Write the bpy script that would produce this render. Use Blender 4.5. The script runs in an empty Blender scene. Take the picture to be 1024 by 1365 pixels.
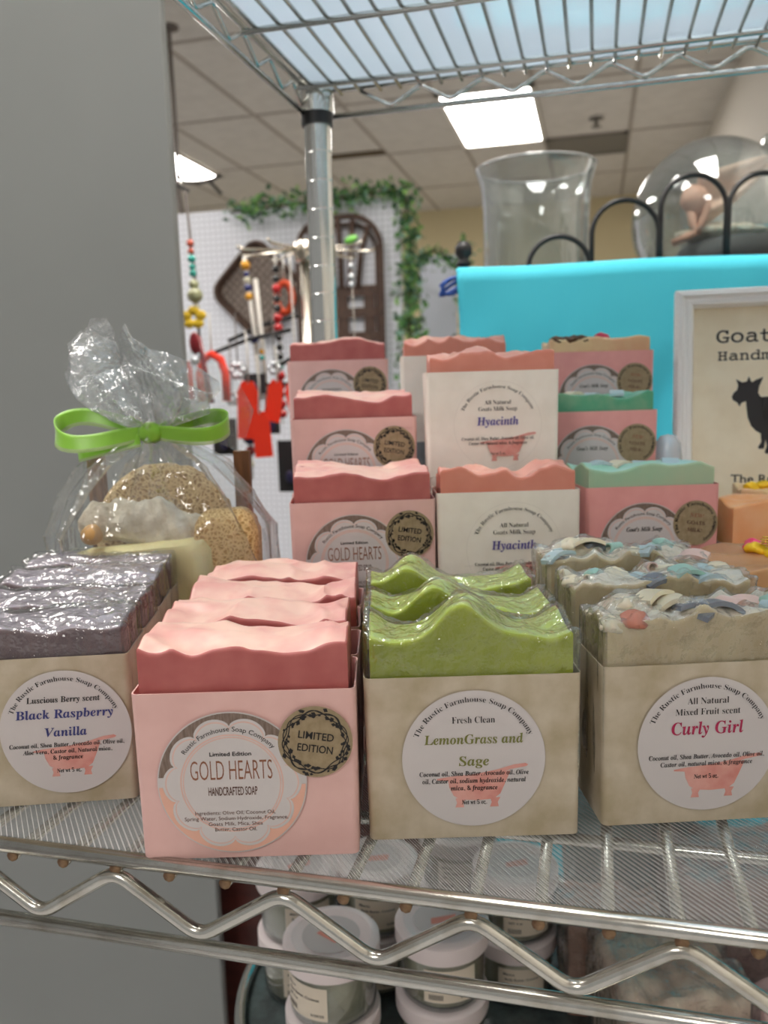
import bpy, bmesh, math, random
from mathutils import Vector, Matrix, noise, Euler
from math import sin, cos, pi, radians, sqrt, atan2

S = bpy.context.scene
C = S.collection
random.seed(7)

# ------------------------------------------------------------------ camera
cam_d = bpy.data.cameras.new('camera')
cam = bpy.data.objects.new('camera', cam_d)
C.objects.link(cam)
R = Matrix(((0.96932919, -0.00985431, 0.24556836),
            (0.24417054, 0.15228304, -0.9577007),
            (-0.02795842, 0.9882878, 0.15001853)))
cam.matrix_world = Matrix.Translation((0, 0, 0.19)) @ R.to_4x4()
cam_d.sensor_fit = 'VERTICAL'
cam_d.sensor_height = 24.0
cam_d.lens = 24.0 * 1110.0 / 1365.0
cam_d.clip_start = 0.01
cam_d.clip_end = 60
cam_d.dof.use_dof = True
cam_d.dof.focus_distance = 0.37
cam_d.dof.aperture_fstop = 7.5
S.camera = cam

# ------------------------------------------------------------------ world, exposure
S.view_settings.view_transform = 'Standard'
S.view_settings.look = 'None'
S.view_settings.exposure = 0.57
S.view_settings.gamma = 1.0
S.view_settings.use_curve_mapping = False
W = bpy.data.worlds.new('room_glow')
S.world = W
W.use_nodes = True
W.node_tree.nodes['Background'].inputs[0].default_value = (1.0, 0.985, 0.96, 1)
W.node_tree.nodes['Background'].inputs[1].default_value = 0.22
LAMP = 15.0           # emission strength of the ceiling troffers
CEIL = 1.99          # ceiling height over the shelf
FLOOR = -1.12
S.cycles.use_denoising = True
S.cycles.max_bounces = 10
S.cycles.transparent_max_bounces = 24
S.cycles.sample_clamp_indirect = 4.0
S.cycles.caustics_reflective = False
S.cycles.caustics_refractive = False

# ------------------------------------------------------------------ materials
def lin(c):
    return tuple(((v/255)/12.92 if v/255 <= .04045 else ((v/255+.055)/1.055)**2.4) for v in c) + (1,)

class NT:
    def __init__(s, name):
        s.m = bpy.data.materials.new(name); s.m.use_nodes = True
        s.t = s.m.node_tree; s.n = s.t.nodes; s.l = s.t.links
        s.b = s.n['Principled BSDF']; s.out = s.n['Material Output']
    def new(s, typ, **kw):
        nd = s.n.new(typ)
        for k, v in kw.items():
            if k.startswith('i_'): nd.inputs[k[2:].replace('_', ' ')].default_value = v
            else: setattr(nd, k, v)
        return nd
    def link(s, a, b): s.l.new(a, b)
    def coord(s, out='Object', scale=None):
        tc = s.new('ShaderNodeTexCoord'); o = tc.outputs[out]
        if scale is not None:
            mp = s.new('ShaderNodeMapping'); mp.inputs['Scale'].default_value = scale
            s.link(o, mp.inputs['Vector']); o = mp.outputs['Vector']
        return o
    def math(s, op, a, b=None):
        nd = s.new('ShaderNodeMath', operation=op)
        for i, v in enumerate((a, b)):
            if v is None: continue
            if hasattr(v, 'links'): s.link(v, nd.inputs[i])
            else: nd.inputs[i].default_value = v
        return nd.outputs[0]

def pbr(name, col, rough=.5, metal=0, col2=None, nscale=20, ndetail=3, bump=0, bscale=None, bdist=.001,
        sss=0, sssr=(1, .6, .4), emit=0, spec=.5, coat=0, stretch=None, ramp=(.35, .65), trans=0, alpha=1):
    t = NT(name); b = t.b
    b.inputs['Base Color'].default_value = lin(col)
    b.inputs['Roughness'].default_value = rough
    b.inputs['Metallic'].default_value = metal
    b.inputs['Specular IOR Level'].default_value = spec
    b.inputs['Coat Weight'].default_value = coat
    b.inputs['Alpha'].default_value = alpha
    if sss:
        b.inputs['Subsurface Weight'].default_value = sss
        b.inputs['Subsurface Radius'].default_value = sssr
        b.inputs['Subsurface Scale'].default_value = .006
    if emit:
        b.inputs['Emission Color'].default_value = lin(col)
        b.inputs['Emission Strength'].default_value = emit
    if col2 or bump:
        co = t.coord('Object', stretch)
    if col2:
        nz = t.new('ShaderNodeTexNoise', i_Scale=nscale, i_Detail=ndetail); t.link(co, nz.inputs['Vector'])
        cr = t.new('ShaderNodeValToRGB')
        cr.color_ramp.elements[0].color = lin(col); cr.color_ramp.elements[0].position = ramp[0]
        cr.color_ramp.elements[1].color = lin(col2); cr.color_ramp.elements[1].position = ramp[1]
        t.link(nz.outputs['Fac'], cr.inputs['Fac']); t.link(cr.outputs['Color'], b.inputs['Base Color'])
    if bump:
        n2 = t.new('ShaderNodeTexNoise', i_Scale=bscale or nscale, i_Detail=4); t.link(co, n2.inputs['Vector'])
        bp = t.new('ShaderNodeBump', i_Strength=bump, i_Distance=bdist)
        t.link(n2.outputs['Fac'], bp.inputs['Height']); t.link(bp.outputs['Normal'], b.inputs['Normal'])
    return t.m

def glassy(name, tint=(250, 252, 252), rough=.04, base=.05, edge=.75, bump=0, bscale=60, bdist=.002, haze=0, hazecol=(235, 238, 240), blend=.35):
    """thin clear sheet: see-through, with gloss that grows towards grazing angles, and a little haze"""
    t = NT(name)
    tr = t.new('ShaderNodeBsdfTransparent'); tr.inputs[0].default_value = lin(tint)
    gl = t.new('ShaderNodeBsdfGlossy'); gl.inputs['Roughness'].default_value = rough
    lw = t.new('ShaderNodeLayerWeight', i_Blend=blend)
    fac = t.math('ADD', t.math('MULTIPLY', lw.outputs['Facing'], edge), base)
    mx = t.new('ShaderNodeMixShader')
    last = tr.outputs[0]
    if bump:
        co = t.coord('Object')
        nz = t.new('ShaderNodeTexNoise', i_Scale=bscale, i_Detail=3); t.link(co, nz.inputs['Vector'])
        bp = t.new('ShaderNodeBump', i_Strength=bump, i_Distance=bdist)
        t.link(nz.outputs['Fac'], bp.inputs['Height'])
        t.link(bp.outputs['Normal'], gl.inputs['Normal'])
        t.link(bp.outputs['Normal'], lw.inputs['Normal'])
    if haze:
        df = t.new('ShaderNodeBsdfDiffuse'); df.inputs[0].default_value = lin(hazecol)
        m0 = t.new('ShaderNodeMixShader'); m0.inputs[0].default_value = haze
        t.link(last, m0.inputs[1]); t.link(df.outputs[0], m0.inputs[2]); last = m0.outputs[0]
    cl = t.new('ShaderNodeClamp'); t.link(fac, cl.inputs[0])
    t.link(cl.outputs[0], mx.inputs[0]); t.link(last, mx.inputs[1]); t.link(gl.outputs[0], mx.inputs[2])
    t.link(mx.outputs[0], t.out.inputs['Surface'])
    return t.m

M = {}
M['chrome'] = pbr('chrome', (215, 216, 212), .16, 1, bump=.05, bscale=300, bdist=.0003)
M['chrome_worn'] = pbr('chrome_worn', (214, 212, 204), .2, 1, col2=(180, 174, 160), nscale=60, ramp=(.5, .75), bump=.12, bscale=500, bdist=.0003)
M['rust_end'] = pbr('rust_end', (150, 122, 92), .7, .2, col2=(110, 80, 58), nscale=300)
M['black_plastic'] = pbr('black_plastic', (28, 28, 30), .4)
M['paper_white'] = pbr('paper_white', (208, 202, 202), .45)
M['ink'] = pbr('ink', (30, 28, 30), .5)
M['ink_grey'] = pbr('ink_grey', (120, 116, 116), .5)
M['ink_blue'] = pbr('ink_blue', (58, 62, 128), .5)
M['ink_violet'] = pbr('ink_violet', (92, 84, 160), .5)
M['ink_olive'] = pbr('ink_olive', (122, 124, 62), .5)
M['ink_crimson'] = pbr('ink_crimson', (176, 38, 84), .5)
M['ink_brown'] = pbr('ink_brown', (148, 96, 72), .5)
M['ink_dark_brown'] = pbr('ink_dark_brown', (92, 58, 46), .5)
M['tub_pink'] = pbr('tub_pink', (214, 140, 130), .5, col2=(226, 170, 160), nscale=90)
M['peach'] = pbr('peach', (232, 180, 160), .5)
M['blush_line'] = pbr('blush_line', (226, 186, 174), .5)
M['wood_print'] = pbr('wood_print', (112, 94, 84), .5, col2=(140, 122, 112), nscale=180, stretch=(6, 1, 1))
M['kraft_sticker'] = pbr('kraft_sticker', (162, 144, 114), .6, col2=(148, 130, 100), nscale=300)
M['pink_card'] = pbr('pink_card', (232, 190, 184), .5, col2=(226, 182, 176), nscale=60)
M['rose_card'] = pbr('rose_card', (238, 168, 164), .5, col2=(232, 160, 156), nscale=60)
M['white_card'] = pbr('white_card', (246, 240, 230), .5, col2=(240, 233, 222), nscale=60)
M['parchment'] = pbr('parchment', (204, 192, 172), .5, col2=(176, 162, 134), nscale=62, ndetail=7, ramp=(.34, .68))
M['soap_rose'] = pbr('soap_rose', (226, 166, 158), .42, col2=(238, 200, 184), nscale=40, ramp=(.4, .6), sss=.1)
M['soap_rose_cut'] = pbr('soap_rose_cut', (174, 92, 90), .4, col2=(188, 108, 104), nscale=60, sss=.1)  # darker side tones: cut colour with overhead light's shade painted in
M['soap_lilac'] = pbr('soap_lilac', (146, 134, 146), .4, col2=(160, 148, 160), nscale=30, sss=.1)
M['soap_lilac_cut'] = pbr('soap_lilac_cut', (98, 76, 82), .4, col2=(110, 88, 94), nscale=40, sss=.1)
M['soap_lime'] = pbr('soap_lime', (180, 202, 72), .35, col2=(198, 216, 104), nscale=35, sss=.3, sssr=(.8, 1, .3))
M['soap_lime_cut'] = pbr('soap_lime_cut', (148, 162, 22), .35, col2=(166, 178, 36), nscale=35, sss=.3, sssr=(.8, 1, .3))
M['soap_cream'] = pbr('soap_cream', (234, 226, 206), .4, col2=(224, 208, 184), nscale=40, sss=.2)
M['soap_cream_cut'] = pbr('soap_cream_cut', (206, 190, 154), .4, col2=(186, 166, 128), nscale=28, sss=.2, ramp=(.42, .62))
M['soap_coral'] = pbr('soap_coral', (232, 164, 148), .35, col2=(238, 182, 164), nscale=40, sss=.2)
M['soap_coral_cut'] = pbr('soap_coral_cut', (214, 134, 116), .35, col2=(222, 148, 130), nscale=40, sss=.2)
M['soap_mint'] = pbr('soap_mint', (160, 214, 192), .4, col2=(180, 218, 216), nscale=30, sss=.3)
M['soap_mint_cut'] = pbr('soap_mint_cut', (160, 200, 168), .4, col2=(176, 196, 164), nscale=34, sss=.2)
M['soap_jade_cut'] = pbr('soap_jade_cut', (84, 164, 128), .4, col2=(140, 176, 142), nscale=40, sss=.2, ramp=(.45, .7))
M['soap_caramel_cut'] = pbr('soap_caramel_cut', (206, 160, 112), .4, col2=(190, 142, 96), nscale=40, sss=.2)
M['soap_jade'] = pbr('soap_jade', (96, 172, 140), .4, col2=(140, 198, 180), nscale=36, sss=.3)
M['soap_ivory'] = pbr('soap_ivory', (238, 210, 164), .4, col2=(226, 180, 140), nscale=36, sss=.3)
M['soap_orange'] = pbr('soap_orange', (240, 168, 112), .35, col2=(246, 190, 142), nscale=36, sss=.4)
M['soap_caramel'] = pbr('soap_caramel', (178, 128, 92), .4, col2=(200, 152, 108), nscale=40, sss=.2)
for k, c in dict(teal=(158, 200, 190), slate=(118, 126, 138), blush=(230, 200, 192), brick=(190, 124, 106), sky=(182, 206, 212), cream=(228, 220, 196), brown=(92, 62, 36), yellow=(252, 204, 40), hotpink=(246, 70, 120), berry=(200, 60, 90)).items():
    M['curl_'+k] = pbr('curl_'+k, c, .4, sss=.2)
M['film'] = glassy('film', rough=.07, base=.045, edge=.65, bump=1.0, bscale=90, bdist=.006, haze=.035)
M['cello'] = glassy('cello', rough=.08, base=.04, edge=.55, bump=.8, bscale=40, bdist=.008, haze=.06)
M['cello_crumpled'] = glassy('cello_crumpled', rough=.12, base=.07, edge=.6, bump=1.0, bscale=90, bdist=.008, haze=.15)
M['glass_rim'] = glassy('glass_rim', rough=.08, base=.12, edge=.6, haze=.35)
M['glass'] = glassy('glass', tint=(238, 242, 242), rough=.03, base=.04, edge=.75, haze=.04, blend=.3)
M['gold_wire'] = pbr('gold_wire', (236, 196, 92), .25, .9)

# ------------------------------------------------------------------ mesh builder
class MB:
    def __init__(s): s.v = []; s.f = []; s.m = []; s.mats = []; s.flat = []
    def mi(s, mat):
        if mat not in s.mats: s.mats.append(mat)
        return s.mats.index(mat)
    def add(s, vs, fs, mat, xf=None):
        o = len(s.v); k = s.mi(mat)
        s.v += [tuple(xf @ Vector(v)) if xf else tuple(v) for v in vs]
        s.f += [tuple(i+o for i in f) for f in fs]; s.m += [k]*len(fs)
        return s
    def box(s, c, d, mat, xf=None):
        x, y, z = c; a, b, e = d[0]/2, d[1]/2, d[2]/2
        vs = [(x+i*a, y+j*b, z+k*e) for i in (-1, 1) for j in (-1, 1) for k in (-1, 1)]
        return s.add(vs, [(0, 1, 3, 2), (4, 6, 7, 5), (0, 4, 5, 1), (2, 3, 7, 6), (0, 2, 6, 4), (1, 5, 7, 3)], mat, xf)
    def tube(s, pts, r, mat, n=10, closed=False, cap=True, xf=None):
        P = [Vector(p) for p in pts]; L = len(P)
        rs = r if isinstance(r, (list, tuple)) else [r]*L
        vs = []; fs = []; prev = None
        for i, p in enumerate(P):
            if closed: t = (P[(i+1) % L]-P[i-1])
            else: t = P[min(i+1, L-1)]-P[max(i-1, 0)]
            t.normalize()
            if prev is None:
                a = Vector((0, 0, 1)) if abs(t.z) < .9 else Vector((1, 0, 0))
                u = t.cross(a).normalized()
            else:
                u = (prev-t*prev.dot(t)).normalized()
            prev = u; w = t.cross(u)
            for k in range(n):
                a = 2*pi*k/n; vs.append(p+(u*cos(a)+w*sin(a))*rs[i])
        for i in range(L if closed else L-1):
            j = (i+1) % L
            for k in range(n):
                k2 = (k+1) % n; fs.append((i*n+k, i*n+k2, j*n+k2, j*n+k))
        if cap and not closed:
            fs.append(tuple(range(n-1, -1, -1))); fs.append(tuple(range((L-1)*n, L*n)))
        return s.add(vs, fs, mat, xf)
    def lathe(s, prof, mat, n=32, c=(0, 0, 0), closed=False, xf=None):
        vs = []; fs = []
        for r, z in prof:
            for k in range(n):
                a = 2*pi*k/n; vs.append((c[0]+r*cos(a), c[1]+r*sin(a), c[2]+z))
        L = len(prof)
        for i in range(L if closed else L-1):
            j = (i+1) % L
            for k in range(n):
                k2 = (k+1) % n; fs.append((i*n+k, i*n+k2, j*n+k2, j*n+k))
        if not closed:
            if prof[0][0] > 1e-5: fs.append(tuple(range(n-1, -1, -1)))
            if prof[-1][0] > 1e-5: fs.append(tuple(range((L-1)*n, L*n)))
        return s.add(vs, fs, mat, xf)
    def ball(s, c, r, mat, n=12, sc=(1, 1, 1), xf=None, amp=0, fr=40):
        m = n//2+1; vs = []; fs = []
        for i in range(m+1):
            t = pi*i/m
            for k in range(n):
                a = 2*pi*k/n
                d = Vector((sin(t)*cos(a), sin(t)*sin(a), cos(t)))
                p = Vector((c[0]+d.x*r*sc[0], c[1]+d.y*r*sc[1], c[2]+d.z*r*sc[2]))
                if amp: p += d*amp*noise.noise(p*fr)
                vs.append(p)
        for i in range(m):
            for k in range(n):
                k2 = (k+1) % n; fs.append((i*n+k, (i+1)*n+k, (i+1)*n+k2, i*n+k2))
        return s.add(vs, fs, mat, xf)
    # flat print: x right, z up on a front facing -Y, lifted by 'lay'
    def poly(s, pts, mat, lay, xf=None):
        y = -.00014*lay
        return s.add([(p[0], y, p[1]) for p in pts], [tuple(range(len(pts)))], mat, xf)
    def disc(s, c, r, mat, lay, n=64, fn=None, a0=0, a1=2*pi):
        y = -.00014*lay; full = a1-a0 > 6.28
        vs = [(c[0], y, c[1])]
        N = n if full else n+1
        for k in range(N):
            a = a0+(a1-a0)*k/n; q = fn(a) if fn else r
            vs.append((c[0]+q*cos(a), y, c[1]+q*sin(a)))
        fs = [(0, k+1, (k+1) % n+1 if full else k+2) for k in range(n)]
        return s.add(vs, fs, mat)
    def ring(s, c, r0, r1, mat, lay, n=64, a0=0, a1=2*pi, fn=None):
        y = -.00014*lay; vs = []; fs = []
        for k in range(n+1):
            a = a0+(a1-a0)*k/n; d = fn(a) if fn else 0
            vs += [(c[0]+(r0+d)*cos(a), y, c[1]+(r0+d)*sin(a)), (c[0]+(r1+d)*cos(a), y, c[1]+(r1+d)*sin(a))]
        fs = [(2*k, 2*k+1, 2*k+3, 2*k+2) for k in range(n)]
        return s.add(vs, fs, mat)
    def stroke(s, pts, w, mat, lay):
        y = -.00014*lay; vs = []; L = len(pts)
        for i in range(L):
            a = pts[max(i-1, 0)]; b = pts[min(i+1, L-1)]
            dx, dz = b[0]-a[0], b[1]-a[1]; q = sqrt(dx*dx+dz*dz) or 1
            nx, nz = -dz/q*w/2, dx/q*w/2
            vs += [(pts[i][0]+nx, y, pts[i][1]+nz), (pts[i][0]-nx, y, pts[i][1]-nz)]
        return s.add(vs, [(2*i, 2*i+1, 2*i+3, 2*i+2) for i in range(L-1)], mat)
    def text(s, body, style, c, mat, lay, width=None, cap=None, arc=None, rot=0, bold=None, shear=None):
        vs, fs = glyphs(body, style, bold, shear)
        x0 = min(v[0] for v in vs); x1 = max(v[0] for v in vs)
        k = cap/.7 if cap else width/(x1-x0)
        kx = width/(x1-x0) if width else k
        y = -.00014*lay; mx = (x0+x1)/2; out = []
        for vx, vz in vs:
            X, Z = (vx-mx)*kx, vz*k
            if arc:
                rad, mid, sgn = arc
                a = mid-sgn*X/rad
                q = rad+sgn*Z
                out.append((c[0]+q*cos(a), y, c[1]+q*sin(a)))
            else:
                out.append((c[0]+X*cos(rot)-Z*sin(rot), y, c[1]+X*sin(rot)+Z*cos(rot)))
        return s.add(out, fs, mat)
    def build(s, name, parent=None, smooth=True, mesh_only=False, angle=None):
        me = bpy.data.meshes.new(name); me.from_pydata(s.v, [], s.f)
        for m in s.mats: me.materials.append(M[m] if isinstance(m, str) else m)
        me.polygons.foreach_set('material_index', s.m)
        me.polygons.foreach_set('use_smooth', [smooth]*len(s.f))
        me.update()
        if smooth and angle: me.set_sharp_from_angle(angle=radians(angle))
        if mesh_only: return me
        o = bpy.data.objects.new(name, me); C.objects.link(o)
        if parent: o.parent = parent
        return o

_gl = {}
def glyphs(body, style, bold, shear):
    key = (body, style, bold, shear)
    if key in _gl: return _gl[key]
    A = {'sans': None, 'serif': (0x1D400, 0x1D41A, 0x1D7CE), 'script': (0x1D468, 0x1D482, 0x1D7CE), 'mono': (0x1D670, 0x1D68A, 0x1D7F6)}[style]
    t = body
    if A:
        t = ''.join(chr(A[0]+ord(ch)-65) if 'A' <= ch <= 'Z' else chr(A[1]+ord(ch)-97) if 'a' <= ch <= 'z' else chr(A[2]+ord(ch)-48) if ch.isdigit() else ch for ch in body)
    cu = bpy.data.curves.new('t', 'FONT'); cu.body = t; cu.size = 1; cu.resolution_u = 3
    cu.offset = bold if bold is not None else {'sans': 0, 'serif': -.010, 'script': .004, 'mono': .014}[style]
    cu.shear = shear if shear is not None else (-.15 if style == 'script' else 0)
    ob = bpy.data.objects.new('t', cu); me = ob.to_mesh()
    vs = [(v.co.x, v.co.y) for v in me.vertices]; fs = [tuple(p.vertices) for p in me.polygons]
    # front faces only need to face -Y: reverse not needed for double-sided shading
    ob.to_mesh_clear(); bpy.data.objects.remove(ob); bpy.data.curves.remove(cu)
    _gl[key] = (vs, fs)
    return vs, fs

def tag(o, label=None, cat=None, group=None, kind=None):
    if label: o['label'] = label
    if cat: o['category'] = cat
    if group: o['group'] = group
    if kind: o['kind'] = kind
    return o
def thing(name, label, cat, loc=(0, 0, 0), rz=0, group=None, rx=0, ry=0):
    o = bpy.data.objects.new(name, None); C.objects.link(o); o.empty_display_size = .02
    o.location = loc; o.rotation_euler = (rx, ry, rz)
    return tag(o, label, cat, group)
def copy_tree(o, parent=None):
    c = o.copy(); C.objects.link(c)
    if parent: c.parent = parent
    for ch in list(o.children): copy_tree(ch, c)
    return c
def child(name, me, parent, loc=(0, 0, 0), rot=(0, 0, 0)):
    o = bpy.data.objects.new(name, me); C.objects.link(o); o.parent = parent; o.location = loc; o.rotation_euler = rot
    return o
def struct(o): o['kind'] = 'structure'; return o

# ================================================================== ROOM
M['ceil_tile'] = pbr('ceil_tile', (216, 212, 206), .9, col2=(208, 204, 198), nscale=9, bump=.15, bscale=120)
M['grid'] = pbr('grid', (168, 160, 152), .7)
M['yellow_wall'] = pbr('yellow_wall', (218, 204, 164), .85)
M['cream_wall'] = pbr('cream_wall', (214, 208, 198), .85)
M['floor'] = pbr('floor', (182, 181, 182), .5, col2=(172, 171, 172), nscale=6)
M['grey_panel'] = pbr('grey_panel', (131, 134, 133), .3, col2=(127, 130, 129), nscale=3)
M['lamp'] = pbr('lamp', (255, 250, 244), .5, emit=LAMP)
M['lamp_rim'] = pbr('lamp_rim', (225, 222, 216), .5)
M['vent'] = pbr('vent', (120, 116, 110), .7, bump=.3, bscale=200)
X0, X1, Y0, Y1 = -6.5, .785, -3.6, 8.95
struct(MB().box(((X0+X1)/2, (Y0+Y1)/2, CEIL+.02), (X1-X0, Y1-Y0, .04), 'ceil_tile').build('ceiling', smooth=False))
struct(MB().box(((X0+X1)/2, (Y0+Y1)/2, FLOOR-.02), (X1-X0, Y1-Y0, .04), 'floor').build('floor', smooth=False))
struct(MB().box(((X0+X1)/2, Y1+.03, (CEIL+FLOOR)/2), (X1-X0, .06, CEIL-FLOOR), 'yellow_wall').build('wall_back', smooth=False))
struct(MB().box((X1+.03, (Y0+Y1)/2, (CEIL+FLOOR)/2), (.06, Y1-Y0, CEIL-FLOOR), 'cream_wall').build('wall_right', smooth=False))
g = MB()
x = -.39-.61*10
while x < X1:
    g.box((x, (Y0+Y1)/2, CEIL-.002), (.026, Y1-Y0, .006), 'grid'); x += .61
y = 6.71-1.22*8
while y < Y1:
    g.box(((X0+X1)/2, y, CEIL-.0025), (X1-X0, .026, .006), 'grid'); y += 1.22
struct(g.build('trim_1', smooth=False))
# tall grey partition left of the rack
pb = MB().box((-1.126, .906, .24), (1.316, .012, 2.72), 'grey_panel').build('wall_left', smooth=False)
bv = pb.modifiers.new('b', 'BEVEL'); bv.width = .002; bv.segments = 2
struct(pb)

def troffer(x, y, w, l, label):
    t = thing('ceiling_light', label, 'ceiling light', (x, y, CEIL-.006), 0, 'ceiling lights')
    f = MB()
    for sx, sy, dx, dy in ((-1, 0, .03, l), (1, 0, .03, l), (0, -1, w, .03), (0, 1, w, .03)):
        f.box((sx*(w/2-.015), sy*(l/2-.015), -.006), (dx, dy, .016), 'lamp_rim')
    f.build('frame', t, smooth=False)
    MB().box((0, 0, 0), (w-.05, l-.05, .006), 'lamp').build('diffuser', t, smooth=False)
troffer(-.695, 6.09, .62, 1.23, 'bright white ceiling panel light seen just under the upper wire shelf')
troffer(-3.40, 6.27, .62, 1.23, 'bright ceiling panel light peeking out beside the grey partition')
for (x, y) in ((-.085, .61), (-1.305, .61), (-.695, -2.45), (-3.135, 2.43)):  # unseen troffers, added and placed to light the liner and soaps
    troffer(x, y, .62, 1.23, 'unseen ceiling panel light added to light the shelf from above or behind')
v = thing('ceiling_vent', 'grey square return vent in the ceiling beside the panel light', 'vent', (-.085, 6.99, CEIL-.006))
fr = MB()
for sx, sy, dx, dy in ((-1, 0, .03, .56), (1, 0, .03, .56), (0, -1, .6, .03), (0, 1, .6, .03)):
    fr.box((sx*.285, sy*.265, -.004), (dx, dy, .014), 'vent')
fr.build('frame', v, smooth=False)
MB().box((0, 0, 0), (.55, .51, .006), 'vent').build('grille', v, smooth=False)
sp = thing('fire_sprinkler', 'small grey sprinkler head hanging from the ceiling tile before the vent', 'sprinkler', (-.018, 6.33, CEIL))
MB().lathe([(.05, 0), (.05, -.008), (.02, -.014)], 'vent', 20).build('escutcheon', sp)
MB().lathe([(.012, -.012), (.012, -.05), (.035, -.055), (.035, -.06)], 'vent', 16).build('nozzle', sp)
M['tile_gap'] = pbr('tile_gap', (92, 78, 60), .9)
struct(MB().box((-1.86, 6.63, CEIL-.004), (.5, .12, .006), 'tile_gap').build('trim_2', smooth=False))

# ================================================================== WIRE RACK
XL, XR, YF, YB = -.263, .66, .284, .79
rack = thing('wire_shelving_rack', 'chrome wire shelving rack holding the soaps, with zigzag edges and a ringed post', 'shelving rack')
def zigzag(mb, a, b, lo, hi, pitch, r, mat, phase=0, n=8):
    """V-bent rod between two points in plan, z from lo to hi"""
    A = Vector(a); B = Vector(b); L = (B-A).length; d = (B-A).normalized(); pts = []
    h = pitch/2; rr = h*.16
    s = phase*pitch; up = True; ctrl = []
    while s <= L+1e-6:
        ctrl.append((s, hi if up else lo)); s += h; up = not up
    for i, (s, z) in enumerate(ctrl):
        P = A+d*s
        if i in (0, len(ctrl)-1): pts.append((P.x, P.y, z)); continue
        zo = ctrl[i-1][1]
        for t in (-1, -.6, -.3, 0, .3, .6, 1):
            k = abs(t)*.16
            q = A+d*(s+t*rr)
            soft = .16*(1-abs(t))**2*.5
            zz = z+(zo-z)*(k+soft)
            pts.append((q.x, q.y, zz))
    mb.tube(pts, r, mat, n)
def make_shelf(name, x0, x1, zt, drop, rail_r, rod_r, wire_r, wire_x0, wire_p, zz_front, zz_back, zz_r, sup_y, mat, label=None):
    sh = bpy.data.objects.new(name, None); C.objects.link(sh); sh.parent = rack
    for nm, a, b in (('front', (x0, YF), (x1, YF)), ('rear', (x0, YB), (x1, YB)), ('side', (x0, YF), (x0, YB)), ('side', (x1, YF), (x1, YB))):
        MB().tube([(a[0], a[1], zt), (b[0], b[1], zt)], rail_r, mat, 14).build(nm+'_rail', sh)
        MB().tube([(a[0], a[1], zt-drop), (b[0], b[1], zt-drop)], rail_r, mat, 14).build(nm+'_lower_rail', sh)
    for (a, b, (ph, p)) in (((x0, YF, 0), (x1, YF, 0), zz_front), ((x0, YB, 0), (x1, YB, 0), zz_back)):
        m = MB(); zigzag(m, a, b, zt-drop+rail_r+zz_r*.6, zt-rail_r-zz_r*.9, p, zz_r, mat, ph, 10); m.build('zigzag_rod', sh)
    for xx in (x0, x1):
        m = MB(); zigzag(m, (xx, YF+.03, 0), (xx, YB-.02, 0), zt-drop+rail_r+zz_r*.6, zt-rail_r-zz_r*.9, .0535, zz_r, mat, 0, 8); m.build('zigzag_rod', sh)
    for yy in sup_y:
        MB().tube([(x0, yy, zt-rail_r-2*wire_r*.3-rod_r*.9), (x1, yy, zt-rail_r-2*wire_r*.3-rod_r*.9)], rod_r, mat, 10).build('support_rod', sh)
    wz = zt-.0042
    w = MB().tube([(0, YF-.0005, wz), (0, YB+.001, wz)], wire_r, mat, 8)
    w.tube([(0, YF-.0015, wz), (0, YF-.0002, wz)], wire_r*1.0, 'rust_end', 8)
    wm = w.build('shelf_wire', mesh_only=True)
    k = math.ceil((x0+.006-wire_x0)/wire_p)
    while wire_x0+k*wire_p < x1-.004:
        child('shelf_wire', wm, sh, (wire_x0+k*wire_p, 0, 0)); k += 1
    return sh
make_shelf('lower_shelf', -.36, XR, -.0022, .0353, .0033, .0028, .0025, -.0684, .0249,
           ((.36-.1934+.0752*-2-.0004)/.0752 % 1, .0752), (.2,   .0752), .0030, (.349, .455, .56, .665), 'chrome_worn')
make_shelf('upper_shelf', XL, XR, .463, .0235, .0027, .0025, .0017, -.138, .01884,
           (.1, .0555), (((-.1571-XL)/.0555) % 1, .0555), .0018, (.37, .50, .632, .757), 'chrome')
def post(x, y, z0, z1, label=None):
    p = bpy.data.objects.new('post', None); C.objects.link(p); p.parent = rack; p.location = (x, y, 0)
    prof = [(.0125, z0)]
    z = .43-.0254*60
    while z < z1:
        if z > z0+.003:
            prof += [(.0125, z-.0007), (.01225, z-.0003), (.01225, z+.0003), (.0125, z+.0007)]
        z += .0254
    prof.append((.0125, z1))
    MB().lathe(prof, 'chrome', 28).build('tube', p, angle=30)
    for zt in (.463, -.0022) if x > -.3 else (-.0022,):
        zb = zt-.024 if zt > .1 else zt-.036
        MB().lathe([(.0126, zb), (.0158, zb), (.0158, zt+.008), (.0126, zt+.008)], 'chrome', 28).build('collar', p, angle=40)
        MB().lathe([(.0126, zb-.0105), (.0146, zb-.0105), (.0148, zb-.002), (.0142, zb), (.0126, zb)], 'black_plastic', 28).build('collar_clip', p, angle=40)
post(-.2525, .777, FLOOR, .60)
post(.645, .777, FLOOR, .60)
post(.645, .30, FLOOR, .60)
post(-.347, .30, FLOOR, .012)
# low table under the rack that carries the jars
M['dark_wood'] = pbr('dark_wood', (52, 40, 34), .5, col2=(42, 32, 28), nscale=20, stretch=(1, 8, 1))
tb = thing('low_table', 'dark low table under the rack carrying the jar tray and wrapped soaps', 'table', (.12, .62, FLOOR))
MB().box((0, 0, -.328-FLOOR), (.60, .36, .024), 'dark_wood').build('table_top', tb, smooth=False)
for sx_ in (-.26, .26):
    for sy_ in (-.15, .15): MB().box((sx_, sy_, (-.34-FLOOR)/2), (.035, .035, -.34-FLOOR), 'dark_wood').build('leg', tb, smooth=False)

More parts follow.
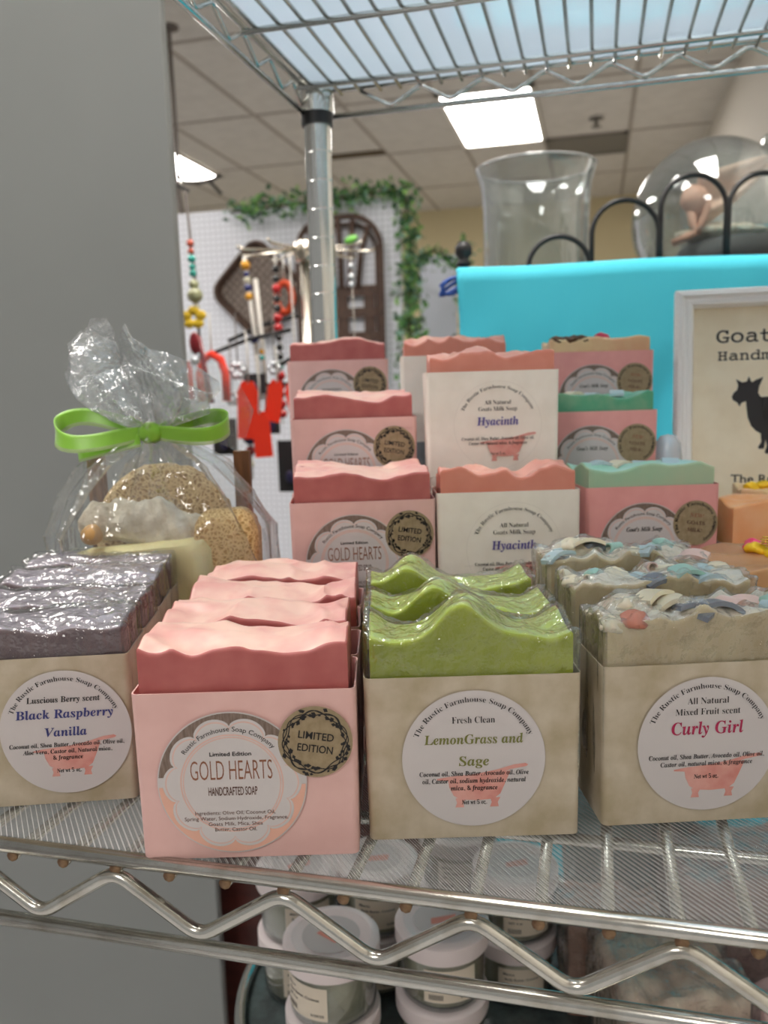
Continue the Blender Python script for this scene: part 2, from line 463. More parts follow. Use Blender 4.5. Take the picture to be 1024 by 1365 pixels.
# clear ribbed liner on the lower shelf
t = NT('ribbed_liner')
co = t.coord('Object'); sx = t.new('ShaderNodeSeparateXYZ'); t.link(co, sx.inputs[0])
sv = t.math('ADD', t.math('MULTIPLY', sx.outputs[0], .755), t.math('MULTIPLY', sx.outputs[1], .656))
ph = t.math('FRACT', t.math('MULTIPLY', sv, 1/.0022))
rib = t.math('SMOOTH_MIN', t.math('ABSOLUTE', t.math('SUBTRACT', ph, .5)), .5)
pk = t.math('LESS_THAN', t.math('ABSOLUTE', t.math('SUBTRACT', ph, .5)), .07)
tr = t.new('ShaderNodeBsdfTransparent'); tr.inputs[0].default_value = lin((238, 240, 240))
t.b.inputs['Base Color'].default_value = lin((226, 224, 222)); t.b.inputs['Roughness'].default_value = .22
bp = t.new('ShaderNodeBump', i_Strength=.6, i_Distance=.0006); t.link(rib, bp.inputs['Height']); t.link(bp.outputs[0], t.b.inputs['Normal'])
fac = t.math('ADD', t.math('MULTIPLY', pk, .42), .08)
mx = t.new('ShaderNodeMixShader'); t.link(fac, mx.inputs[0]); t.link(tr.outputs[0], mx.inputs[1]); t.link(t.b.outputs[0], mx.inputs[2])
t.link(mx.outputs[0], t.out.inputs['Surface']); M['ribbed_liner'] = t.m
o = MB().box(((-.352+XR)/2, (YF+.0035+YB-.004)/2, -.0009), (XR+.352, YB-YF-.0075, .0014), 'ribbed_liner').build('shelf_liner', smooth=False)
tag(o, 'clear ribbed plastic liner under the soap boxes on the lower wire shelf', 'shelf liner')
t = NT('frosted_liner')
tl = t.new('ShaderNodeBsdfTranslucent'); tl.inputs[0].default_value = lin((228, 240, 250))
df = t.new('ShaderNodeBsdfDiffuse'); df.inputs[0].default_value = lin((230, 238, 248))
tr = t.new('ShaderNodeBsdfTransparent'); tr.inputs[0].default_value = lin((228, 240, 250))
gl = t.new('ShaderNodeBsdfGlossy'); gl.inputs['Roughness'].default_value = .06
m1 = t.new('ShaderNodeMixShader'); m1.inputs[0].default_value = .08; t.link(tl.outputs[0], m1.inputs[1]); t.link(df.outputs[0], m1.inputs[2])
m2 = t.new('ShaderNodeMixShader'); m2.inputs[0].default_value = .22; t.link(m1.outputs[0], m2.inputs[1]); t.link(tr.outputs[0], m2.inputs[2])
m3 = t.new('ShaderNodeMixShader'); fr_ = t.new('ShaderNodeFresnel', i_IOR=1.45); t.link(fr_.outputs[0], m3.inputs[0]); t.link(m2.outputs[0], m3.inputs[1]); t.link(gl.outputs[0], m3.inputs[2])
t.link(m3.outputs[0], t.out.inputs['Surface']); M['frosted_liner'] = t.m
o = MB().box(((XL+.004+XR)/2, (YF+.004+YB-.002)/2, .4632), (XR-XL-.008, YB-YF-.008, .0012), 'frosted_liner').build('shelf_liner', smooth=False)
tag(o, 'frosted pale blue plastic liner lying on the upper wire shelf', 'shelf liner')

# ================================================================== SOAP BOXES
BW, BD, BH = .090, .040, .071
def carton(mat, w=BW, d=BD, h=BH, r=.0028, th=.0006, name='soap_box'):
    """open-topped folded card sleeve with rounded corners; front centre bottom edge at the origin"""
    def loop(ins):
        pts = []; rr = max(r-ins, .0004)
        for (cx, cy, a0) in ((w/2-ins-rr, ins+rr, -90), (w/2-ins-rr, d-ins-rr, 0), (-w/2+ins+rr, d-ins-rr, 90), (-w/2+ins+rr, ins+rr, 180)):
            for k in range(5):
                a = radians(a0+90*k/4); pts.append((cx+rr*cos(a), cy+rr*sin(a)))
        return pts
    O, I = loop(0), loop(th); n = len(O); mb = MB()
    zs = [0, h*.5, h]
    vs = []; fs = []
    for z in zs:
        bul = .0007*sin(pi*z/h)
        for (x, y) in O:
            yy = y-(bul*(1-(2*x/w)**2) if y < d/2 else -bul*(1-(2*x/w)**2)) if z else y
            vs.append((x*(.985+.015*z/h), yy, z))
    for z in reversed(zs):
        for (x, y) in I: vs.append((x*(.985+.015*z/h), y, max(z, th)))
    L = 2*len(zs)
    for i in range(L-1):
        for k in range(n):
            k2 = (k+1) % n; fs.append((i*n+k, i*n+k2, (i+1)*n+k2, (i+1)*n+k))
    fs.append(tuple(range(n-1, -1, -1))); fs.append(tuple(range((L-1)*n, L*n)))
    mb.add(vs, fs, mat)
    return mb.build(name, mesh_only=True, angle=35)
BOX = {k: carton(k) for k in ('pink_card', 'rose_card', 'white_card', 'parchment')}

def tub(mb, c, s, lay, slant=1):
    x, z = c
    def q(a, b): return (x+a*s, z+b*s*.72)
    body = [q(-.42, .02), q(-.40, -.16), q(-.34, -.34), q(-.25, -.43), q(0, -.455), q(.25, -.43), q(.35, -.32), q(.42, -.1), q(.5, .17)]
    mb.poly(body, 'tub_pink', lay)
    rim = [q(-.58, .03), q(-.4, .07), q(0, .12), q(.3, .2), q(.55, .3), q(.72, .325), q(.76, .29), q(.73, .255), q(.5, .2), q(.3, .1), q(0, .02), q(-.4, -.02), q(-.58, 0)]
    for i in range(6):
        a, b, c2, d = rim[i], rim[i+1], rim[11-i], rim[12-i]
        mb.poly([a, d, c2, b], 'tub_pink', lay+.3)
    for sx in (-.24, .27):
        mb.poly([q(sx-.07, -.4), q(sx-.05, -.5), q(sx-.075, -.6), q(sx+.055, -.6), q(sx+.04, -.5), q(sx+.08, -.4)], 'tub_pink', lay+.3)

def round_label(lines, ground=True, tubpos=(.001, -.0090), arcr=.0262, r=.0298):
    mb = MB()
    if ground: mb.disc((0, 0), r, 'paper_white', 1, 72)
    else: mb.ring((0, 0), r-.0001, r, 'faint_edge', 1, 96)
    tub(mb, tubpos, .0285, 1.6)
    mb.text('The Rustic Farmhouse Soap Company', 'serif', (0, 0), 'ink', 3, width=arcr*2.22, cap=.00235, arc=(arcr-.0012, pi/2, 1))
    for body, st, z, wd, cap, mat, kw in lines:
        mb.text(body, st, (kw.get('x', 0), z), mat, 3, width=wd, cap=cap, bold=kw.get('bold'), rot=kw.get('rot', 0))
    return mb.build('label', smooth=False, mesh_only=True)
fine = dict(bold=.004)
M['faint_edge'] = pbr('faint_edge', (206, 200, 192), .5)
LAB = {}
LAB['lemon'] = round_label([('Fresh Clean', 'serif', .0158, .0178, .0029, 'ink', {}),
    ('LemonGrass and', 'script', .0068, .041, .0042, 'ink_olive', {}), ('Sage', 'script', -.0028, .0125, .0042, 'ink_olive', {}),
    ('Coconut oil, Shea Butter, Avocado oil, Olive', 'script', -.0072, .0455, .0021, 'ink', fine),
    ('oil, Castor oil, sodium hydroxide, natural', 'script', -.0104, .0432, .0021, 'ink', fine),
    ('mica, & fragrance', 'script', -.0136, .0195, .0021, 'ink', fine), ('Net wt 5 oz.', 'script', -.0199, .0106, .0020, 'ink', fine)])
LAB['curly'] = round_label([('All Natural', 'serif', .0182, .0178, .0029, 'ink', {}), ('Mixed Fruit scent', 'serif', .0134, .028, .0029, 'ink', {}),
    ('Curly Girl', 'script', .0048, .031, .0056, 'ink_crimson', {}),
    ('Coconut oil, Shea Butter, Avocado oil, Olive oil,', 'script', -.0062, .0500, .0021, 'ink', fine),
    ('Castor oil, natural mica, & fragrance', 'script', -.0094, .0398, .0021, 'ink', fine), ('Net wt 5 oz.', 'script', -.0152, .0106, .0020, 'ink', fine)], tubpos=(.0025, -.0115))
LAB['berry'] = round_label([('Luscious Berry scent', 'script', .0148, .0330, .0029, 'ink', fine),
    ('Black Raspberry', 'script', .0072, .0440, .0043, 'ink_blue', {}), ('Vanilla', 'script', -.0016, .0190, .0043, 'ink_blue', {}),
    ('Coconut oil, Shea Butter, Avocado oil, Olive oil,', 'script', -.0067, .0520, .0021, 'ink', fine),
    ('Aloe Vera, Castor oil, Natural mica,', 'script', -.0099, .0405, .0021, 'ink', fine),
    ('& fragrance', 'script', -.0130, .0135, .0021, 'ink', fine), ('Net wt 5 oz.', 'script', -.0194, .0112, .0020, 'ink', fine)])
LAB['hyacinth'] = round_label([('All Natural', 'serif', .0142, .0178, .0028, 'ink', {}), ('Goats Milk Soap', 'serif', .0098, .0262, .0028, 'ink', {}),
    ('Hyacinth', 'script', .0002, .0282, .0056, 'ink_violet', {}),
    ('Coconut oil, Shea Butter, Avocado oil, Olive oil,', 'script', -.0098, .0495, .0021, 'ink', fine),
    ('Castor oil, natural mica, & fragrance', 'script', -.0130, .0395, .0021, 'ink', fine), ('Net wt 5 oz.', 'script', -.0200, .0106, .0020, 'ink', fine)],
    ground=False, tubpos=(.0045, -.0118))

def scallop_label(title):
    mb = MB(); r = .0302
    mb.disc((0, 0), r, 'paper_white', 1, 80)
    z0 = .0030; a = math.asin(z0/.0296)
    up = [(.0297*cos(a+(pi-2*a)*k/40), .0297*sin(a+(pi-2*a)*k/40)) for k in range(41)]
    mb.poly(up, 'wood_print', 2)
    b = math.asin(.0012/.0296)
    lo = [(.0297*cos(-b-(pi-2*b)*k/40), .0297*sin(-b-(pi-2*b)*k/40)) for k in range(41)]
    mb.poly(lo, 'peach', 2)
    def sc(base, amp): return lambda t: base+amp*abs(sin(5*(t-pi/2)))**.6
    mb.disc((0, 0), 0, 'paper_white', 3, 240, fn=sc(.0243, .0038))
    mb.disc((0, 0), 0, 'blush_line', 3.4, 240, fn=sc(.0232, .0038))
    mb.disc((0, 0), 0, 'paper_white', 3.8, 240, fn=sc(.0227, .0038))
    mb.ring((0, 0), .0203, .0209, 'blush_line', 4.2, 80); mb.ring((0, 0), .0194, .01985, 'blush_line', 4.2, 80)
    mb.text('Rustic Farmhouse Soap Company', 'sans', (0, 0), 'ink', 5, width=.0405, cap=.0020, arc=(.0222, pi/2+.045, 1))
    if title == 'gold':
        mb.text('Limited Edition', 'sans', (0, .0118), 'ink', 5, width=.0168, cap=.0017, bold=.018)
        mb.text('GOLD HEARTS', 'sans', (0, .0017), 'ink_brown', 5, width=.0330, cap=.0084, bold=-.008)
        mb.text('HANDCRAFTED SOAP', 'sans', (.0002, -.0050), 'ink_dark_brown', 5, width=.0198, cap=.0036, bold=.01)
        for i, (l, w) in enumerate((('Ingredients: Olive Oil, Coconut Oil,', .0325), ('Spring Water, Sodium Hydroxide, Fragrance,', .0420), ('Goats Milk, Mica, Shea', .0220), ('Butter, Castor Oil,', .0170))):
            mb.text(l, 'sans', (.0006 if i != 1 else .001, -.0133-i*.0024), 'ink_dark_brown', 5, width=w, cap=.0016)
    else:
        mb.text("Goat's Milk Soap", 'script', (0, .0112), 'ink', 5, width=.0240, cap=.0030, shear=.1)
        mb.text('HANDCRAFTED SOAP', 'sans', (0, -.0050), 'ink_dark_brown', 5, width=.0198, cap=.0036, bold=.01)
    return mb.build('label', smooth=False, mesh_only=True)
LAB['gold'] = scallop_label('gold'); LAB['goat'] = scallop_label('goat')
def wreath_sticker():
    mb = MB(); rnd = random.Random(3)
    mb.disc((0, 0), .0150, 'kraft_sticker', 1, 56)
    for (r0, am, fr, phs) in ((.0122, .0010, 5, 0), (.0122, .0010, 5, 3.1), (.0127, .0006, 8, 1)):
        n = 110
        mb.stroke([((r0+am*sin(fr*2*pi*k/n+phs))*cos(2*pi*k/n), (r0+am*sin(fr*2*pi*k/n+phs))*sin(2*pi*k/n)) for k in range(n+1)], .00042, 'ink', 2)
    for k in range(60):
        a = rnd.uniform(0, 2*pi); rr = rnd.choice((.0109, .0137, .0112)); dr = a+rnd.uniform(-.6, .6)+pi/2
        if 3.3 < a < 4.1 and k % 2: rr = .0105
        x, z = rr*cos(a), rr*sin(a); l = rnd.uniform(.0014, .0026); w = l*.36
        mb.poly([(x, z), (x+l*.5*cos(dr)-w*sin(dr), z+l*.5*sin(dr)+w*cos(dr)), (x+l*cos(dr), z+l*sin(dr)), (x+l*.5*cos(dr)+w*sin(dr), z+l*.5*sin(dr)-w*cos(dr))], 'ink', 2.5)
    rt = radians(-9)
    mb.text('LIMITED', 'sans', (.0002, .0010), 'ink', 3, width=.0143, cap=.0031, rot=rt, bold=.012)
    mb.text('EDITION', 'sans', (-.0004, -.0043), 'ink', 3, width=.0143, cap=.0031, rot=rt, bold=.012)
    return mb.build('round_sticker', smooth=False, mesh_only=True)
def goat_sticker():
    mb = MB()
    mb.disc((0, 0), .0150, 'kraft_sticker', 1, 56)
    mb.text('The Rustic Farmhouse Soap', 'serif', (0, 0), 'ink', 2, width=.0490, cap=.0021, arc=(.0121, pi/2+.10, 1), bold=.004)
    mb.text('Company', 'serif', (0, 0), 'ink', 2, width=.0142, cap=.0021, arc=(.0121, -.55, 1), bold=.004)
    rt = radians(-8)
    mb.text('NEW!', 'serif', (.0008, .0038), 'ink_brown', 2, width=.0092, cap=.0026, rot=rt, bold=.006)
    mb.text('GOATS', 'serif', (.0002, -.0010), 'ink_dark_brown', 2, width=.0122, cap=.0024, rot=rt, bold=.006)
    mb.text('MILK!', 'serif', (-.0006, -.0058), 'ink_dark_brown', 2, width=.0098, cap=.0024, rot=rt, bold=.006)
    return mb.build('round_sticker', smooth=False, mesh_only=True)
STK = {'wreath': wreath_sticker(), 'goat': goat_sticker()}

def soap_box(kind, x, y, z, yaw, label, group, lab=None, stk=None, labpos=(0, BH/2), stkpos=(.0283, .0497)):
    o = bpy.data.objects.new('soap_box', BOX[kind]); C.objects.link(o)
    o.location = (x, y, z); o.rotation_euler = (0, 0, radians(yaw)); tag(o, label, 'soap box', group)
    if lab: child('label', LAB[lab], o, (labpos[0], -.0009, labpos[1]))
    if stk: child('round_sticker', STK[stk], o, (stkpos[0], -.0014, stkpos[1]))
    return o

# ================================================================== SOAP BARS
def sm(a, b, x):
    t = min(1, max(0, (x-a)/(b-a))); return t*t*(3-2*t)
def N(x, y, s): return noise.noise(Vector((x, y, s*7.31)))
def ridge(x, y, s): return 1-abs(noise.noise(Vector((x, y, s*3.7))))*2
def top_fn(style, seed, w, d):
    def gold(x, y):
        return .0056*N(x*28, y*10, seed)+.0030*ridge(x*34+N(y*40, x*30, seed), y*40, seed+2)-.0020+.0009*N(x*120, y*110, seed)+.0022*sm(0, .014, y)
    def berry(x, y):
        return .0028*N(x*34, y*20, seed)+.0014*ridge(x*50, y*36, seed+1)-.0035*sm(.012, 0, y)*(.6+N(x*50, 3, seed))+.0006*N(x*150, y*150, seed)
    def lime(x, y):
        c = (-.005, -.012, -.024)[seed % 3]+y*.15
        b = math.exp(-((x-c)/.0125)**2)
        return .0150*b*(.75+.25*N(y*50, 1, seed))+.0050*sm(.030, .045, abs(x))-.0035+.0035*N(x*44, y*50, seed)
    def curly(x, y):
        return .0055*N(x*45, y*45, seed)+.0040*ridge(x*70, y*80, seed+1)+.0016*N(x*170, y*170, seed)
    def lump(x, y):
        return .0060*N(x*48, y*40, seed)+.0050*ridge(x*42, y*60, seed+3)-.003+.0012*N(x*130, y*130, seed)
    def wave(x, y):
        return .0042*N(x*32, y*25, seed)+.0038*ridge(x*36, y*55, seed+1)-.002+.0006*N(x*140, y*140, seed)
    return dict(gold=gold, berry=berry, lime=lime, curly=curly, lump=lump, wave=wave)[style]
def bar_mesh(mat, w, d, h, style, seed, grow=0, wrinkle=0, nx=54, ny=22, name='soap_bar', ch=.0008):
    H = top_fn(style, seed, w, d); mb = MB()
    w2, d2 = w+2*grow, d+2*grow
    ch = ch+grow*.6
    xs = [-w2/2+ch+(w2-2*ch)*i/(nx-1) for i in range(nx)]
    ys = [-grow+ch+(d2-2*ch)*j/(ny-1) for j in range(ny)]
    vs = []; fs = []
    def wr(p, nrm, amt=1):
        if not wrinkle: return p
        q = Vector(p)*90
        a = (ridge(q.x, q.y+q.z*.7, seed+5)*.8+ridge(q.x*2.3, q.z*2.1+q.y*2, seed+6)*.5-.3)*wrinkle*amt
        return (p[0]+nrm[0]*a, p[1]+nrm[1]*a, p[2]+nrm[2]*a)
    for j, y in enumerate(ys):
        for i, x in enumerate(xs):
            cx = min(max(x, -w/2), w/2); cy = min(max(y, 0), d)
            z = h+H(cx, cy)+grow
            e = min(i, nx-1-i, j*1.0, ny-1-j)
            vs.append(wr((x, y, z), (0, 0, 1)))
    for j in range(ny-1):
        for i in range(nx-1):
            a = j*nx+i; fs.append((a, a+1, a+nx+1, a+nx))
    ringi = [i for i in range(nx)]+[j*nx+nx-1 for j in range(1, ny)]+[(ny-1)*nx+i for i in range(nx-2, -1, -1)]+[j*nx for j in range(ny-2, 0, -1)]
    prev = ringi; n = len(ringi)
    cy0 = d/2
    zb = -.0 if not grow else .004
    steps = [(.35*ch, .45), (.95*ch, 1), (2.6*ch, 1), (.30, 1), (.65, 1), (1, 1)]
    for si, (dz, outk) in enumerate(steps):
        cur = []
        for idx in ringi:
            x, y, z = vs[idx]
            nxv = 0; nyv = 0
            if abs(x-xs[0]) < 1e-5 or abs(abs(x)-abs(xs[0])) < ch*.02 and x < 0: nxv = -1
            elif abs(x-xs[-1]) < 1e-5: nxv = 1
            if idx < nx: nyv = -1
            elif idx >= (ny-1)*nx: nyv = 1
            k = ch*outk*(.75 if nxv and nyv else 1)
            zz = z-dz if si < 3 else z+(zb-z)*dz
            if si == 5: zz = zb
            p = (x+nxv*k, y+nyv*k, zz)
            amt = 1 if si < 5 else .3
            vs.append(wr(p, (nxv, nyv, .3), amt*(1.5 if nxv else 1))); cur.append(len(vs)-1)
        for k in range(n):
            k2 = (k+1) % n; fs.append((prev[k], cur[k], cur[k2], prev[k2]))
        prev = cur
    if not grow: fs.append(tuple(prev))
    ntop = (nx-1)*(ny-1)
    mb.add(vs, fs[:ntop], mat); o0 = mb.mi(mat+'_cut' if mat+'_cut' in M else mat)  # sides take the cut tone, with shade partly painted in
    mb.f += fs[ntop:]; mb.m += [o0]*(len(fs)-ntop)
    return mb.build(name, mesh_only=True, angle=60 if not grow else None), H
SW, SD, SH = .0845, .034, .086
def soap_bar(mat, style, seed, x, y, z, yaw, label, group, w=SW, d=SD, h=SH, wrap=False, off=(0, .0028), wrinkle=.0014):
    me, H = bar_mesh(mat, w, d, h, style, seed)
    o = bpy.data.objects.new('soap_bar', me); C.objects.link(o)
    a = radians(yaw); ox, oy = off
    o.location = (x+ox*cos(a)-oy*sin(a), y+ox*sin(a)+oy*cos(a), z+.0007); o.rotation_euler = (0, 0, a)
    tag(o, label, 'soap bar', group)
    if wrap:
        wm, _ = bar_mesh('film', w, d, h, style, seed, grow=.0011, wrinkle=wrinkle, nx=84, ny=36, name='plastic_wrap')
        child('plastic_wrap', wm, o)
    o['top'] = 0.0
    del o['top']
    return o, H
def row(kind, mat, style, n, x, y, yaw, pitch, boxlabel, barlabel, words, bgroup, sgroup, lab, stk=None, wrap=False, seed0=1, labpos=(0, BH/2), extra=None, heights=None, jit=.0):
    a = radians(yaw)
    for i in range(n):
        px, py = x-sin(a)*pitch*i, y+cos(a)*pitch*i
        yw = yaw+(0 if i == 0 else [1.2, -1, .8, -.6][i % 4])
        soap_box(kind, px, py, 0, yw, boxlabel.format(words[i]), bgroup, lab if i == 0 else None, stk if i == 0 else None, labpos)
        b, H = soap_bar(mat, style, seed0+i, px, py, 0, yw, barlabel.format(words[i]), sgroup, wrap=wrap, h=(heights[i] if heights else SH), off=((0, .0028) if not jit else ([0, -jit, jit*.6, 0][i % 4], .0028)))
        if extra: extra(b, H, i, heights[i] if heights else SH)

row('pink_card', 'soap_rose', 'gold', 4, -.1355, .2932, 14.5, .0425,
    'pink card soap box of the gold hearts soap, {}', 'rose pink gold hearts soap bar with swirled top, {}',
    ['frontmost at the shelf edge', 'second back from the shelf edge', 'third back from the shelf edge', 'rearmost of its row'],
    'pink boxes in the gold hearts row', 'rose soap bars in the gold hearts row', 'gold', 'wreath', labpos=(-.006, .0330), seed0=11, jit=.002)
row('parchment', 'soap_lime', 'lime', 3, -.0481, .3262, 14.5, .0475,
    'parchment card soap box of the lemongrass soap, {}', 'lime green soap bar wrapped in clear film, {}',
    ['frontmost', 'middle of its row', 'rearmost of its row'],
    'parchment boxes in the lemongrass row', 'lime soap bars in the lemongrass row', 'lemon', None, True, seed0=21, heights=[.088, .087, .086])

curl_meshes = {}
def curl_mesh(kind, col):
    key = (kind, col)
    if key in curl_meshes: return curl_meshes[key]
    mb = MB(); m = 'curl_'+col
    if kind == 'curl':       # shaving rolled up like a scroll
        vs = []; fs = []; n = 18; w = .011
        for k in range(n+1):
            a = 5.2*k/n; r = .0016+.0026*k/n
            for y in (-w/2, w/2): vs.append((r*cos(a), y+.0015*k/n, r*sin(a)))
        fs = [(2*k, 2*k+1, 2*k+3, 2*k+2) for k in range(n)]
        vs2 = [(x*.72, y, z*.72) for x, y, z in vs]; o = len(vs)
        fs2 = [tuple(reversed([i+o for i in f])) for f in fs]
        rim = [(2*k, 2*k+2, 2*k+2+o, 2*k+o) for k in range(n)]+[(2*k+1, 2*k+1+o, 2*k+3+o, 2*k+3) for k in range(n)]+[(0, o, o+1, 1), (2*n, 2*n+1, 2*n+1+o, 2*n+o)]
        mb.add(vs+vs2, fs+fs2+rim, m)
    elif kind == 'slab':     # bent flat shaving
        vs = []; n = 10
        for k in range(n+1):
            t = k/n-.5
            for y in (-.0055, .0055):
                for zz in (0, .0022): vs.append((t*.017, y+.002*t, zz+.004*cos(t*2.4)-.002))
        fs = []
        for k in range(n):
            a = 4*k; b = a+4
            fs += [(a, a+2, b+2, b), (a+1, b+1, b+3, a+3), (a, b, b+1, a+1), (a+2, a+3, b+3, b+2)]
        fs += [(0, 1, 3, 2), (4*n, 4*n+2, 4*n+3, 4*n+1)]
        mb.add(vs, fs, m)
    else:
        mb.ball((0, 0, .001), .0050, m, 18, (1.4, 1.1, .7), amp=.0026, fr=230)
    curl_meshes[key] = mb.build('soap_curl', mesh_only=True, angle=50)
    return curl_meshes[key]
def curls(o, H, i, h):
    rnd = random.Random(40+i)
    for k in range(12):
        x = -.037+.0068*k+rnd.uniform(-.003, .003); y = rnd.choice((.006, .013, .021, .028))+rnd.uniform(-.002, .002)
        kind = rnd.choice(('curl', 'slab', 'bit', 'bit', 'bit')); col = rnd.choice(('teal', 'slate', 'blush', 'sky', 'cream', 'cream', 'teal', 'cream'))
        if i == 0 and k in (0, 2): kind, col = 'bit', 'cream'
        if i == 0 and k in (1,): kind, col, y = 'bit', 'brick', .004
        if i == 0 and k in (5, 6, 7): kind, col, y = 'slab', 'slate', .0065
        if i == 0 and k in (8, 9): kind, col, y = 'slab', 'blush', .018
        child('soap_curl', curl_mesh(kind, col), o, (x, y, h+H(x, y)-(.0004 if kind != 'bit' else .0020)), (rnd.uniform(-.25, .25), rnd.uniform(-.25, .25), rnd.uniform(-.7, .7)+(pi/2 if kind == 'curl' and k % 2 else 0)))
row('parchment', 'soap_cream', 'curly', 3, .0468, .3586, 17, .0480,
    'parchment card soap box of the curly soap, {}', 'cream soap bar topped with coloured shavings in clear film, {}',
    ['frontmost', 'middle of its row', 'rearmost of its row'],
    'parchment boxes in the curly row', 'cream soap bars in the curly row', 'curly', None, True, seed0=31, extra=curls, heights=[.088, .090, .093])
row('parchment', 'soap_lilac', 'berry', 4, -.2511, .3146, 19, .0415,
    'parchment card soap box of the berry soap, {}', 'dusky lilac berry soap bar wrapped in clear film, {}',
    ['frontmost', 'second from the front', 'third from the front', 'rearmost of its row'],
    'parchment boxes in the berry row', 'lilac soap bars in the berry row', 'berry', None, True, seed0=61, labpos=(.0147, .0352), heights=[.0835, .0845, .086, .088])

# ================================================================== STEPPED RISERS AND THE BACK ROWS
M['riser'] = pbr('riser', (150, 158, 162), .25, col2=(138, 146, 150), nscale=8)
def riser(steps, w, label):
    """steps: list of (x, y, z, yaw, depth)"""
    t = thing('display_riser', label, 'riser', (steps[0][0], steps[0][1], 0), 0, 'stepped display risers')
    w = w-.009
    for (x, y, z, yaw, dp) in steps:
        m = MB(); xf = Matrix.Translation((x-steps[0][0], y-steps[0][1], 0)) @ Matrix.Rotation(radians(yaw), 4, 'Z')
        th = .003
        m.box((0, dp/2, z-th/2-.0002), (w, dp, th), 'riser', xf)
        m.box((0, .0015, (z-th)/2), (w, .003, z-th), 'riser', xf)
        for s in (-1, 1): m.box((s*(w/2-.0015), dp/2, (z-th)/2), (.003, dp, z-th), 'riser', xf)
        m.build('step', t, smooth=False)
riser([(-.1385, .485, .0490, 18, .082), (-.1667, .5675, .0968, 18, .082), (-.2228, .7125, .1425, 16, .05)], .092, 'grey stepped riser under the gold hearts boxes behind')
riser([(-.0519, .512, .0520, 15, .044), (-.0676, .563, .0960, 15, .050), (-.113, .690, .1425, 15, .05)], .092, 'grey stepped riser under the hyacinth boxes')
riser([(.0371, .567, .0488, 17, .072), (.0030, .662, .0950, 15, .046), (.0035, .728, .1424, 15, .046)], .086, "grey stepped riser under the rose goat's milk boxes")
GG = 'gold hearts boxes on the riser'; GS = 'rose soap bars on the riser'
gl_ = (-.006, .0330)
def behind(x, y, yaw, k): a = radians(yaw); return x-sin(a)*k, y+cos(a)*k
for (x, y, z, yaw, w, deep, sd) in ((-.1385, .488, .0490, 17, 'lowest step', 1, 71), (-.1667, .5708, .0968, 17, 'middle step', 1, 73), (-.2228, .7180, .1425, 15, 'top step', 0, 75)):
    soap_box('pink_card', x, y, z, yaw, 'pink gold hearts box with kraft sticker on the '+w+' of the left riser', GG, 'gold', 'wreath', gl_)
    soap_bar('soap_rose', 'gold', sd, x, y, z, yaw, 'rose soap bar standing in the pink box on the '+w+' of the left riser', GS)
    if deep:
        bx, by = behind(x-.001, y, yaw, .0412)
        soap_box('pink_card', bx, by, z, yaw-1, 'pink soap box close behind another on the '+w+' of the left riser', GG)
        soap_bar('soap_rose', 'gold', sd+1, bx, by, z, yaw-1, 'rose soap bar close behind another on the '+w+' of the left riser', GS)
HB = 'white hyacinth boxes'; HS = 'coral soap bars'
flat = soap_box('white_card', -.0676, .566, .0965, 15, 'white card box lying flat under the tall hyacinth box', HB)
flat.rotation_euler = (radians(-90), 0, radians(15)); flat.location = (-.0676+.071*.0, .566, .1365)
flat.location = (-.0676, .5665, .0967); flat.rotation_euler = (0, 0, radians(15)); flat.scale = (1, .95, .0298/.071)
for (x, y, z, yaw, w, l, sd) in ((-.0519, .5155, .0520, 15.5, 'lower front', 'hyacinth', 81), (-.0676, .5690, .1268, 15, 'upper middle', 'hyacinth', 84), (-.1130, .6935, .1425, 15, 'rear left', None, 86)):
    soap_box('white_card', x, y, z, yaw, f'white card hyacinth soap box, {w} of the white boxes', HB, l, labpos=(.003, BH/2-.001))
    soap_bar('soap_coral', 'lump', sd, x, y, z, yaw, f'coral pink knobbly soap bar in the {w} white box', HS, h=.0815)
bx, by = behind(-.0676, .569, 15, .0372)
PB = "rose goat's milk boxes"; PS = "bars in the rose goat's milk boxes"
for (x, y, z, yaw, w, mat, nm, sd) in ((.0371, .5708, .0488, 17, 'lowest step', 'soap_mint', 'pale mint green', 91), (.0030, .6655, .0950, 15, 'middle step', 'soap_jade', 'jade green', 93), (.0035, .7310, .1424, 15, 'top step', 'soap_ivory', 'ivory and peach', 95)):
    soap_box('rose_card', x, y, z, yaw, "rose pink goat's milk box with brown sticker on the "+w+' of the right riser', PB, 'goat', 'goat', (-.006, .0300), (.0283, .0455))
    b, H = soap_bar(mat, 'wave', sd, x, y, z, yaw, nm+' soap bar in the rose box on the '+w+' at right', PS, h=.0825 if sd != 95 else .0795)
    if sd == 95:
        for k in range(7): child('soap_curl', curl_mesh('bit', 'brown'), b, (-.034+.0036*k, .005+.006*(k % 3), .0778+H(-.034+.0036*k, .006)), (0, 0, k))
        child('soap_curl', curl_mesh('bit', 'berry'), b, (.008, .02, .0805+H(.008, .02)))
    if sd in (93, 91):
        for k, (xx, c) in enumerate(((-.030, 'sky'), (-.016, 'cream'), (-.002, 'sky'), (.018, 'sky'))): child('soap_curl', curl_mesh('slab', c), b, (xx, .016, .0815+H(xx, .016)), (0, 0, .4*k))
bx, by = behind(.0371, .5708, 17, .0285)
soap_bar('soap_mint', 'wave', 97, bx, by, .0488+.0, 17, 'mint green soap bar squeezed in behind the front mint bar', PS, h=.0800, d=.026, off=(.0012, .0105))

